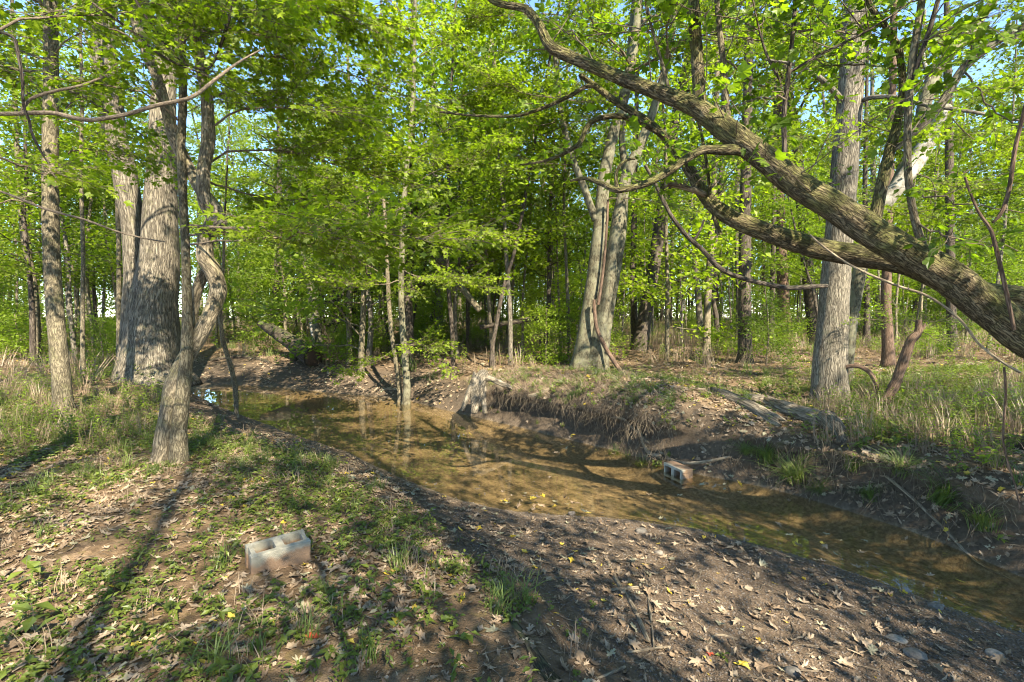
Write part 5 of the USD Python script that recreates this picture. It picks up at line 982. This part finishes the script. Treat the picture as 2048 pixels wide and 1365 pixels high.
def place_mesh(name, label, cat, V, Fc, mat, M, smooth=35, group=None):
    path = numbered('/World', name)
    m = usdkit.mesh(stage, path, (V, Fc), look(mat), smooth=smooth)
    UsdGeom.Xformable(m).AddTransformOp().Set(Gf.Matrix4d(*[float(v) for v in np.asarray(M).T.ravel()])); tag(m, label, cat, group); return m
def mat4(R, t): M = np.eye(4); M[:3, :3] = R; M[:3, 3] = t; return M
FL, FR = Gz(502, 1116, .15), Gz(622, 1081, .15)
ax = FR - FL; ax /= np.linalg.norm(ax); ay = np.cross([0, 0, 1], ax); tl_ = math.radians(7); az = np.array([0, 0, 1]) * math.cos(tl_) - ay * math.sin(tl_); ay = np.cross(az, ax); L_, W_, H_ = float(np.linalg.norm(FR - FL)), .185, .21
V, Fc = block_mesh(L_, W_, H_)
place_mesh('cinder_block', 'grey concrete cinder block with brown mud stains, on the near leafy bank', 'cinder block', V, Fc, 'concrete', mat4(np.stack([ax, ay, az], -1), (FL + FR) / 2 + ay * W_ / 2 - az * H_ / 2))
q = P(1356, 944, 6.55); V, Fc = block_mesh(.39, .19, .19)
ax = np.array([.33, -.94, .0]); ax /= np.linalg.norm(ax); az = -np.array([.94, .33, 0]); az /= np.linalg.norm(az); ay = np.cross(az, ax)
place_mesh('cinder_block', 'tan cinder block lying on its side in the stream at the far bank', 'cinder block', V, Fc, 'concrete', mat4(np.stack([ax, ay, az], -1), [q[0], q[1], -.415]))

def log(name, label, spec, mat, cat='log', sides=22, jag=.35, group=None, hollow=None, z_on_ground=True, sink=.35, **kw):
    """fallen wood along photo pixels; (px, py, width px): lies on the terrain, its ends broken"""
    pts, rr = [], []
    for s in spec:
        g_ = on_ground(s[0], s[1]) if len(s) == 3 else P(s[0], s[1], s[3]); d = g_[1]; r = s[2] * .5 * d / F_PX
        pts.append(g_ + ([0, 0, r * (1 - 2 * sink)] if len(s) == 3 else [0, 0, 0])); rr.append(r)
    q, _ = smooth_path(np.c_[np.array(pts), rr], 10 * len(spec)); path, rad = q[:, :3], q[:, 3]
    V, Fc, R = tube(path, rad, sides, **kw)
    n = len(path)
    if jag:
        rg = np.random.default_rng(len(label)); dirs = [path[1] - path[0], path[-1] - path[-2]]
        for e, dv, idx in ((0, -dirs[0], np.arange(sides)), (1, dirs[1], (n - 1) * sides + np.arange(sides))):
            dv = dv / np.linalg.norm(dv); V[idx] += dv * (rg.uniform(-.2, 1, sides) * jag * rad.mean() * 2)[:, None]
            V[n * sides + e] -= dv * rad.mean() * .9
    t = thing(name, label, cat, group=group)
    add_mesh(t, 'trunk' if cat == 'log' else 'wood', V, Fc, mat, rest=R, smooth=45 if False else True); return t, path, rad
t, p_, _ = log('fallen_log', 'bare grey fallen log with a splintered end, left of the big straight trunk', [(1432, 786, 16), (1450, 796, 24), (1490, 815, 27), (1530, 836, 28), (1562, 853, 24)], 'dead_wood_grey', jag=.6, ridge=(.012, .03, .06), lump=.12, seed=3)
t, p_, _ = log('rotten_log', 'rotten hollow log breaking apart at the foot of the big straight trunk', [(1486, 797, 10), (1530, 806, 22), (1580, 826, 28), (1630, 842, 34), (1655, 850, 36)], 'dead_wood', jag=.5, ridge=(.02, .035, .08), lump=.2, seed=8)
a = p_[-1]; e = on_ground(1688, 893)
add = tube(smooth_path(np.array([a + [0, 0, .03], a * .5 + e * .5 + [0, 0, .09], e + [0, 0, .03]]), 14)[0], np.linspace(.13, .055, 14), 18, ridge=(.014, .022, .06), lump=.2, seed=9); add_mesh(t, 'split_slab', *add[:2], 'dead_wood_grey', rest=add[2])
add = tube(smooth_path(np.array([a + [.05, .08, .02], a + [.35, -.1, .02], on_ground(1735, 862) + [0, 0, .03]]), 12)[0], np.linspace(.05, .012, 12), 8, ridge=(.004, .02, .1), seed=10); add_mesh(t, 'splinter', *add[:2], 'dead_wood', rest=add[2])
log('fallen_log', 'dark damp log lying among green plants at the right edge', [(1868, 866, 24), (1920, 880, 36), (1990, 890, 40), (2080, 905, 42)], 'dark_log', jag=.3, ridge=(.010, .03, .15), lump=.1, seed=11)
log('fallen_log', 'short brown log half hidden in weeds behind the snag', [(1780, 800, 14), (1810, 808, 17), (1846, 826, 15)], 'dead_wood', jag=.3, ridge=(.008, .03, .1), lump=.1, seed=12)
log('fallen_log', 'dark thin log flat on the ground beyond the snag', [(1800, 768, 9), (1850, 772, 10), (1900, 778, 9)], 'dark_log', jag=.3, lump=.15, seed=13)
t, p_, r_ = log('fallen_log', 'mossy fallen trunk with a reddish rotten sawn end by the head of the stream', [(520, 648, 10, 19.5), (550, 664, 22, 18.5), (580, 683, 28, 17.6), (606, 702, 34, 16.9), (628, 716, 40, 16.4)], 'dark_log', jag=.05, ridge=(.02, .05, .12), lump=.08, seed=14)
dv = p_[-1] - p_[-2]; dv /= np.linalg.norm(dv)
add = tube(np.array([p_[-1] - dv * .06, p_[-1] + dv * .012, p_[-1] + dv * .02]), np.array([r_[-1] * .86, r_[-1] * .86, r_[-1] * .5]), 26, rough=.012, seed=15); add_mesh(t, 'rotten_end', *add[:2], 'rot_core')
add = tube(np.array([P(586, 690, 17.5), P(590, 716, 17.3), P(596, 732, 17.2)]), np.array([.09, .07, .06]), 10, lump=.2); add_mesh(t, 'stub', *add[:2], 'dark_log', rest=add[2])
# half-buried root at the bottom of the picture
log('buried_root', 'dark mossy half-buried root running out of the bottom of the picture', [(1004, 1225, 16), (1034, 1262, 30), (1064, 1310, 40), (1110, 1375, 48)], 'dark_log', cat='root', jag=.1, sink=.80, ridge=(.006, .02, .2), lump=.2, seed=16)

# stump at the tip of the bank, snag and arched vine, root tangle
t = thing('root_stump', 'pale weathered root stump standing at the tip of the undercut bank', 'stump')
def tube_px(tree, name, spec, mat, sides=10, **kw):
    path, rad = px_path(spec, 9 * len(spec)); a = tube(path, rad, sides, **kw); return add_mesh(tree, name, *a[:2], mat, rest=a[2])
d = 9.75
def weathered(tree, name, spec, seed, sides=34):
    path, rad = px_path(spec, 46); a = tube(path, rad, sides, ridge=(.02, .03, .10), lump=.22, seed=seed); a[0][:] += (meshkit.fbm(a[0] * 22, 3, seed)[:, None] - .5) * .025; add_mesh(tree, name, *a[:2], 'dead_wood_grey', rest=a[2])
weathered(t, 'stem', [(968, 748, 15, d + .2), (962, 756, 26, d + .06), (957, 768, 32, d), (955, 782, 26, d - .06), (952, 800, 17, d - .14), (948, 828, 9, d - .22)], 1)
weathered(t, 'root', [(964, 768, 16, d), (966, 790, 12, d - .1), (968, 808, 8, d - .18), (970, 828, 6, d - .25)], 2, 20)
weathered(t, 'root', [(948, 766, 14, d), (940, 782, 11, d - .08), (932, 800, 7, d - .14), (924, 822, 5, d - .2)], 3, 20)
weathered(t, 'root', [(962, 758, 14, d + .05), (980, 758, 11, d), (1000, 766, 8, d), (1024, 776, 5, d)], 4, 18)
weathered(t, 'splinter', [(953, 770, 9, d - .05), (950, 756, 7, d - .03), (949, 744, 3, d)], 6, 14)
t = thing('snag', 'crooked broken-off brown snag leaning right, behind the big straight trunk', 'snag')
d = 7.9
tube_px(t, 'stem', [(1722, 842, 10, d), (1740, 830, 16, d), (1765, 808, 20, d), (1786, 776, 20, d), (1800, 742, 19, d), (1812, 708, 19, d), (1822, 682, 18, d), (1836, 664, 15, d), (1838, 640, 9, d)], 'bark_vine', 14, lump=.12, ridge=(.008, .03, .15), seed=5)
tube_px(t, 'stub', [(1834, 668, 9, d), (1846, 656, 7, d), (1850, 648, 4, d)], 'bark_vine', 8, seed=6)
leafy(t, [[(1832, 668, d), (1790, 650, d), (1745, 640, d)], [(1836, 664, d), (1880, 640, d), (1925, 650, d)], [(1836, 650, d), (1800, 630, d + .2), (1760, 622, d + .3)], [(1836, 660, d), (1880, 680, d - .2), (1920, 670, d - .2)]], 'bark_twig', 'thicket', 207, step=.10, scale=.8, r=.004, up=.2)
t = thing('arched_vine', 'thick bare vine arching from the big straight trunk down to the ground', 'vine')
tube_px(t, 'stem', [(1690, 736, 9, 8.3), (1712, 732, 10, 8.2), (1732, 740, 10, 8.15), (1748, 758, 10, 8.1), (1756, 782, 9, 8.1), (1758, 808, 8, 8.1), (1762, 826, 7, 8.1)], 'bark_vine', 9, lump=.08, seed=7)
t = thing('hanging_vine', 'bare curved stem hanging into the water beside the crooked tree', 'vine')
tube_px(t, 'stem', [(455, 330, 3, 6.6), (450, 420, 4, 7.0), (447, 520, 6, 7.6), (442, 600, 8, 8.4), (441, 640, 9, 9.0), (448, 690, 9, 9.4), (462, 735, 10, 9.7), (471, 780, 10, 10.0), (473, 820, 9, 10.1), (477, 842, 8, 10.1)], 'bark_grey', 9, lump=.08, seed=8)
t = thing('root_tangle', 'dark tangle of upturned roots in the thicket at the stream bend', 'root tangle')
rng = np.random.default_rng(210); c0 = P(676, 620, 17.0)
for k in range(15):
    th = rng.uniform(0, 6.28); dirn = np.array([math.cos(th), -.4 + rng.normal(0, .3), math.sin(th) * .9]); pth = grow(c0 + rng.normal(0, .22, 3), dirn, rng.uniform(.6, 1.3), 8, rng, .38, -.03); a = tube(pth, np.linspace(.055, .014, 9) * rng.uniform(.7, 1.3), 7, lump=.2, seed=k); add_mesh(t, 'root', *a[:2], 'bark_dark', rest=a[2])
a = tube(smooth_path(np.array([c0 + [.1, .3, .1], c0 + [.3, .9, -.5], c0 + [.5, 1.4, -1.6]]), 12)[0], np.linspace(.3, .26, 12), 16, lump=.15, ridge=(.02, .06, .2)); add_mesh(t, 'trunk', *a[:2], 'bark_dark', rest=a[2])
for k, (lab, spec, m) in enumerate((
    ('dead pole leaning down to the right in the thicket', [(856, 500, 13, 15.2), (880, 520, 14, 15.2), (920, 572, 13, 15.1), (960, 622, 12, 15)], 'bark_grey'),
    ('dark bent dead branch rising from the thicket floor', [(1180, 664, 6, 16), (1160, 645, 8, 16), (1130, 637, 10, 16), (1085, 636, 11, 16.1), (1030, 644, 10, 16.2), (960, 655, 10, 16.3)], 'bark_dark'),
    ('slanting dead branch crossing behind the pale sapling', [(1042, 455, 5, 17), (990, 490, 6, 17), (920, 545, 6, 17), (870, 560, 7, 17), (780, 592, 7, 17)], 'bark_dark'))):
    t = thing('dead_branch', lab, 'dead branch'); tube_px(t, 'wood', spec, m, 9, lump=.12, seed=20 + k)
# roots bared by the water along the undercut bank
for k, (lab, spec) in enumerate((
    ('thick pale root looping along the lip of the undercut bank', [(996, 772, 8, 9.0), (1012, 784, 9, 8.9), (1030, 794, 9, 8.75), (1050, 794, 10, 8.7), (1080, 788, 9, 8.7), (1096, 780, 7, 8.8), (1108, 772, 4, 9.0)]),
    ('thin root above the looping pale one', [(1018, 792, 5, 8.8), (1040, 778, 5, 8.8), (1062, 772, 4, 8.9)]),
    ('long root slanting down the mud face to the right', [(1168, 800, 5, 8.4), (1190, 820, 7, 8.25), (1212, 832, 7, 8.15), (1240, 836, 5, 8.1), (1252, 842, 4, 8.0)]),
    ('pale crooked root reaching down to the water left of the tan block', [(1264, 832, 8, 7.8), (1278, 856, 9, 7.6), (1286, 884, 8, 7.5), (1298, 906, 9, 7.35), (1312, 911, 9, 7.2), (1322, 909, 6, 7.2)]),
    ('pale root dipping behind the tan block', [(1252, 842, 4, 7.9), (1282, 872, 5, 7.6), (1312, 898, 5, 7.3), (1345, 920, 5, 7.0), (1372, 926, 6, 6.9), (1420, 922, 6, 6.8), (1460, 914, 5, 6.7)]),
    ('root stick slanting down the bank right of the tan block', [(1402, 894, 6, 6.9), (1420, 912, 7, 6.7), (1438, 934, 7, 6.5), (1456, 958, 6, 6.3)]),
    ('small arched root under the lip of the bank', [(1096, 800, 4, 8.6), (1120, 810, 4, 8.5), (1142, 808, 3, 8.5)]))):
    spec = [(a_, b_, w_, on_ground(a_, b_)[1] - (.28 if k in (0, 1, 2, 6) else .04) + .1 * math.sin(j_)) for j_, (a_, b_, w_, _) in enumerate(spec)]
    t = thing('bared_root', lab, 'root'); tube_px(t, 'wood', spec, 'root_pale', 9, lump=.15, seed=40 + k)
rng = np.random.default_rng(220); mb = MB()
for _ in range(620):   # rootlets hanging from the lip
    s = rng.uniform(.9, 6.4); b = np.array([np.interp(s, np.arange(len(rimpts)), rimpts[:, k]) for k in (0, 1)])
    o = -np.array([np.interp(s, np.arange(len(rimpts)), np.gradient(rimpts[:, 0])), np.interp(s, np.arange(len(rimpts)), np.gradient(rimpts[:, 1]))]); o /= np.linalg.norm(o); out = np.array([o[1], -o[0]]) if (np.array([o[1], -o[0]]) @ -b) > 0 else -np.array([o[1], -o[0]])
    b = b + out * rng.uniform(.16, .46); z = float(zt(*(b - out * .40))) - rng.uniform(-.03, .09)
    pth = grow((b[0], b[1], z), (out[0] * .4 + rng.normal(0, .3), out[1] * .4 + rng.normal(0, .3), -.8), rng.uniform(.10, .46), 5, rng, .22, -.1); mb.add(*tube(pth, np.linspace(.0032, .001, 6) * rng.uniform(.6, 1.5), 3))
for _ in range(240):   # and along the steep right bank
    s = rng.uniform(7.3, 12); b = np.array([np.interp(s, np.arange(len(rimpts)), rimpts[:, k]) for k in (0, 1)]); o = np.array([np.interp(s, np.arange(len(rimpts)), np.gradient(rimpts[:, 1])), -np.interp(s, np.arange(len(rimpts)), np.gradient(rimpts[:, 0]))]); o /= np.linalg.norm(o); o = o if o @ -b > 0 else -o
    b = b + o * rng.uniform(.05, .28); z = float(ztop(*(b - o * .12))); pth = grow((b[0], b[1], z), (o[0] * .5 + rng.normal(0, .4), o[1] * .5 + rng.normal(0, .4), -.7), rng.uniform(.1, .4), 5, rng, .25, -.1); mb.add(*tube(pth, np.linspace(.0032, .001, 6) * rng.uniform(.6, 1.8), 3))
m = mb.build('/World', 'rootlets', 'root_pale'); tag(m, 'fine rootlets hanging from the lip of the undercut bank', None, None, 'stuff')
# grass tufts on the right bank
for k, (a, b, s, lab) in enumerate(((1540, 925, 1.0, 'drooping grass tuft on the bank below the fallen grey log'), (1592, 960, 1.15, 'long grass tuft hanging toward the water in the middle of the right bank'), (1800, 945, .9, 'yellow-green grass tuft on the right bank below the dark log'), (1880, 1005, 1.05, 'arching grass tuft low on the right bank'), (1700, 940, .7, 'small grass tuft under the rotten log'), (1970, 1060, .8, 'grass tuft at the lower right edge of the bank'), (1745, 1000, .7, 'grass tuft hanging over the water left of the arching one'), (1640, 985, .6, 'short grass tuft right of the long hanging one'), (1490, 905, .55, 'wispy grass tuft above the root stick'))):
    g_ = on_ground(a, b); instance('grass_tuft', TUFT, lab, 'grass tuft', 'grass tufts on the right bank', g_ - [0, 0, .02], 60 * k, s, rx=-16, ry=-14)
# stones
def stone(lab, px_, py_, w, sq, seed, mat='stone', z=None):
    m = trimesh.creation.icosphere(3); V = m.vertices * (1 + .7 * (meshkit.fbm(m.vertices * 1.2 + seed * 7.7, 4, seed)[:, None] - .5)) * sq
    g_ = on_ground(px_, py_) if z is None else Gz(px_, py_, z); s = w * .5 * g_[1] / F_PX
    place_mesh('stone', lab, 'stone', V * s, m.faces, mat, mat4(np.eye(3), g_ + [0, 0, .25 * s * sq[2]]), smooth=30)
for k, a in enumerate((('dark flat stone in the water below the undercut bank', 1180, 882, 46, (1, .7, .28), 1, 'stone_dark', WZ), ('brown stone on the gravel at the water edge', 1282, 1064, 22, (1, .8, .6), 2), ('small dark stone in the shallows among yellow leaves', 1143, 1030, 16, (1, .8, .8), 3, 'stone_dark', WZ), ('angular brown stone at the water edge, lower right', 1872, 1216, 30, (1, .7, .6), 4), ('pale flat stone on the gravel, lower right', 1792, 1282, 40, (1, .8, .4), 5), ('broad stone among leaves on the gravel bar', 1830, 1312, 44, (1, .8, .5), 6), ('rounded dark stone at the bottom right', 1585, 1348, 34, (1, .8, .6), 7), ('grey stone beside the sticks on the gravel', 1318, 1108, 18, (1, .8, .6), 8), ('brown lump of stone at the right end of the gravel', 1990, 1312, 34, (1, .7, .5), 9), ('little stone at the foot of the grey block', 618, 1120, 9, (1, .9, .8), 10))): stone(*a)
# sticks
def stick(lab, spec, mat='root_pale', cat='stick', lift=.5):
    pts, rr = [], []
    for a, b, w_ in spec:
        g_ = on_ground(a, b); r = w_ * .5 * g_[1] / F_PX; pts.append(g_ + [0, 0, r * lift + .004]); rr.append(r)
    q, _ = smooth_path(np.c_[np.array(pts), rr], 7 * len(spec)); a = tube(q[:, :3], q[:, 3], 8, lump=.12, seed=len(lab)); t = thing('stick', lab, cat); add_mesh(t, 'wood', *a[:2], mat, rest=a[2])
for a in (('long pale curved stick on the dark gravel', [(1212, 1120, 6), (1232, 1162, 9), (1262, 1210, 9), (1282, 1252, 9), (1298, 1288, 8)]), ('thin straight stick right beside the long curved one', [(1290, 1150, 5), (1297, 1200, 5), (1303, 1250, 5), (1308, 1300, 4)]), ('short stick crossing the long curved one', [(1214, 1184, 6), (1242, 1181, 7), (1276, 1178, 7)]), ('thin stick lying left to right below the long curved one', [(1254, 1308, 5), (1290, 1302, 5), (1340, 1296, 4)]), ('bent twig near the bottom middle of the gravel', [(1190, 1362, 6), (1220, 1350, 7), (1250, 1337, 6)]), ('pale twig in front of the buried root', [(1238, 1327, 5), (1268, 1328, 5), (1300, 1332, 5)]), ('short dark stick at the left end of the gravel', [(1024, 1131, 8), (1046, 1140, 9), (1068, 1148, 7)], 'bark_twig'), ('pair-broken twig on the gravel right of the sticks', [(1420, 1290, 5), (1438, 1274, 6), (1476, 1282, 5)]),
          ('long thin fallen stem slanting down the right bank', [(1772, 955, 6), (1826, 1000, 6), (1890, 1062, 6), (1960, 1130, 6), (2030, 1165, 5)]), ('thin twig at the foot of the grey block', [(470, 1170, 4), (500, 1185, 5), (530, 1180, 4)], 'bark_twig'), ('dry twig on the near left bank', [(300, 1300, 5), (340, 1290, 6), (400, 1300, 5)], 'bark_twig'), ('fallen branch on the plateau right of the sycamore clump', [(1340, 776, 4), (1390, 780, 5), (1450, 778, 4)], 'bark_twig'), ('dark branch across the mud at the head of the stream', [(420, 724, 6), (470, 716, 8), (540, 728, 6)], 'bark_dark'), ('pale drift stick on the bank by the pale sapling', [(758, 782, 4), (780, 780, 5), (800, 781, 4)]), ('thin stick slanting up the right bank below the log', [(1440, 850, 4), (1480, 862, 5), (1530, 858, 4)])): stick(*a)
# hanging vines at the right
t = thing('hanging_vine', 'thin bare vine hanging at the right edge in front of the leaning tree', 'vine')
tube_px(t, 'stem', [(2060, 170, 7, 3.3), (2044, 240, 8, 3.3), (2030, 300, 9, 3.3), (2018, 380, 9, 3.3), (2000, 430, 8, 3.3), (1985, 445, 6, 3.3)], 'bark_vine', 8, seed=1)
tube_px(t, 'stem', [(1930, 355, 5, 3.35), (1955, 420, 6, 3.3), (1985, 470, 8, 3.25), (2000, 530, 9, 3.25), (2016, 600, 9, 3.25), (2028, 660, 8, 3.25)], 'bark_vine', 8, seed=2)
t = thing('hanging_vine', 'thin dead stem hanging below the leaning trunk at the right edge', 'vine')
tube_px(t, 'stem', [(2008, 735, 5, 3.7), (2011, 800, 5, 3.7), (2006, 870, 5, 3.7), (2014, 920, 5, 3.7), (2030, 970, 4, 3.7), (2040, 1020, 4, 3.7)], 'bark_vine', 7, seed=3)
t = thing('hanging_vine', 'pale thin vine sloping along the underside of the leaning trunk', 'vine')
tube_px(t, 'stem', [(1620, 470, 4, 3.6), (1700, 530, 5, 3.55), (1790, 570, 6, 3.5), (1850, 590, 6, 3.5), (1920, 640, 6, 3.5), (1960, 690, 6, 3.5), (2040, 745, 7, 3.5)], 'root_pale', 7, seed=4)
# single plants that stand out
BIG = [plant_class('broad_plant_kind_0', 531, .22, 1, 6, .12, 'leaf_ground', .5, .0025), plant_class('broad_plant_kind_1', 532, .16, 2, 5, .09, 'leaf_ground', .45, .002), plant_class('broad_plant_kind_2', 533, .4, 2, 12, .085, 'leaf_thicket', .4, .003)]
for k, (a, b, s, c, lab) in enumerate(((740, 1165, .8, 0, 'broad-leaved seedling on the bank right of the grey block'), (650, 1110, .7, 1, 'green seedling at the right corner of the grey block'), (560, 1185, .75, 1, 'green seedling in front of the grey block'), (905, 1150, .6, 1, 'small two-leaved seedling on the bare bank'), (690, 1330, .9, 0, 'leafy seedling at the bottom of the picture'), (520, 1290, .9, 1, 'leafy seedling at the bottom left of the middle'), (905, 1345, .7, 1, 'yellow-green seedling clump at the bottom middle'), (20, 1190, 1.4, 0, 'large dark leaves at the left edge'), (60, 1290, 1.4, 0, 'large green leaves in the lower left corner'), (1188, 1215, .4, 1, 'tiny seedling among the sticks on the gravel'), (1450, 1320, .45, 1, 'pale seedling on the gravel at the bottom'), (1995, 1085, .9, 0, 'leafy plant low on the right bank'), (1960, 950, 1.1, 2, 'leafy stems beside the dark log'), (1700, 860, 1.0, 2, 'leafy weed in front of the snag'), (1860, 830, 1.3, 2, 'shrubby weed right of the snag'), (310, 800, 1.4, 2, 'bright leafy bush at the foot of the oak'), (250, 800, 1.3, 2, 'leafy bush left of the foot of the oak'), (290, 830, 1.2, 2, 'low bush in front of the oak'), (600, 905, .8, 2, 'leafy weed on the near shore left of the sapling reflection'), (690, 930, .8, 1, 'weed at the near water edge'))):
    g_ = on_ground(a, b); instance('leafy_plant', BIG[c], lab, 'plant', None, g_ - [0, 0, .01], 47 * k, s)
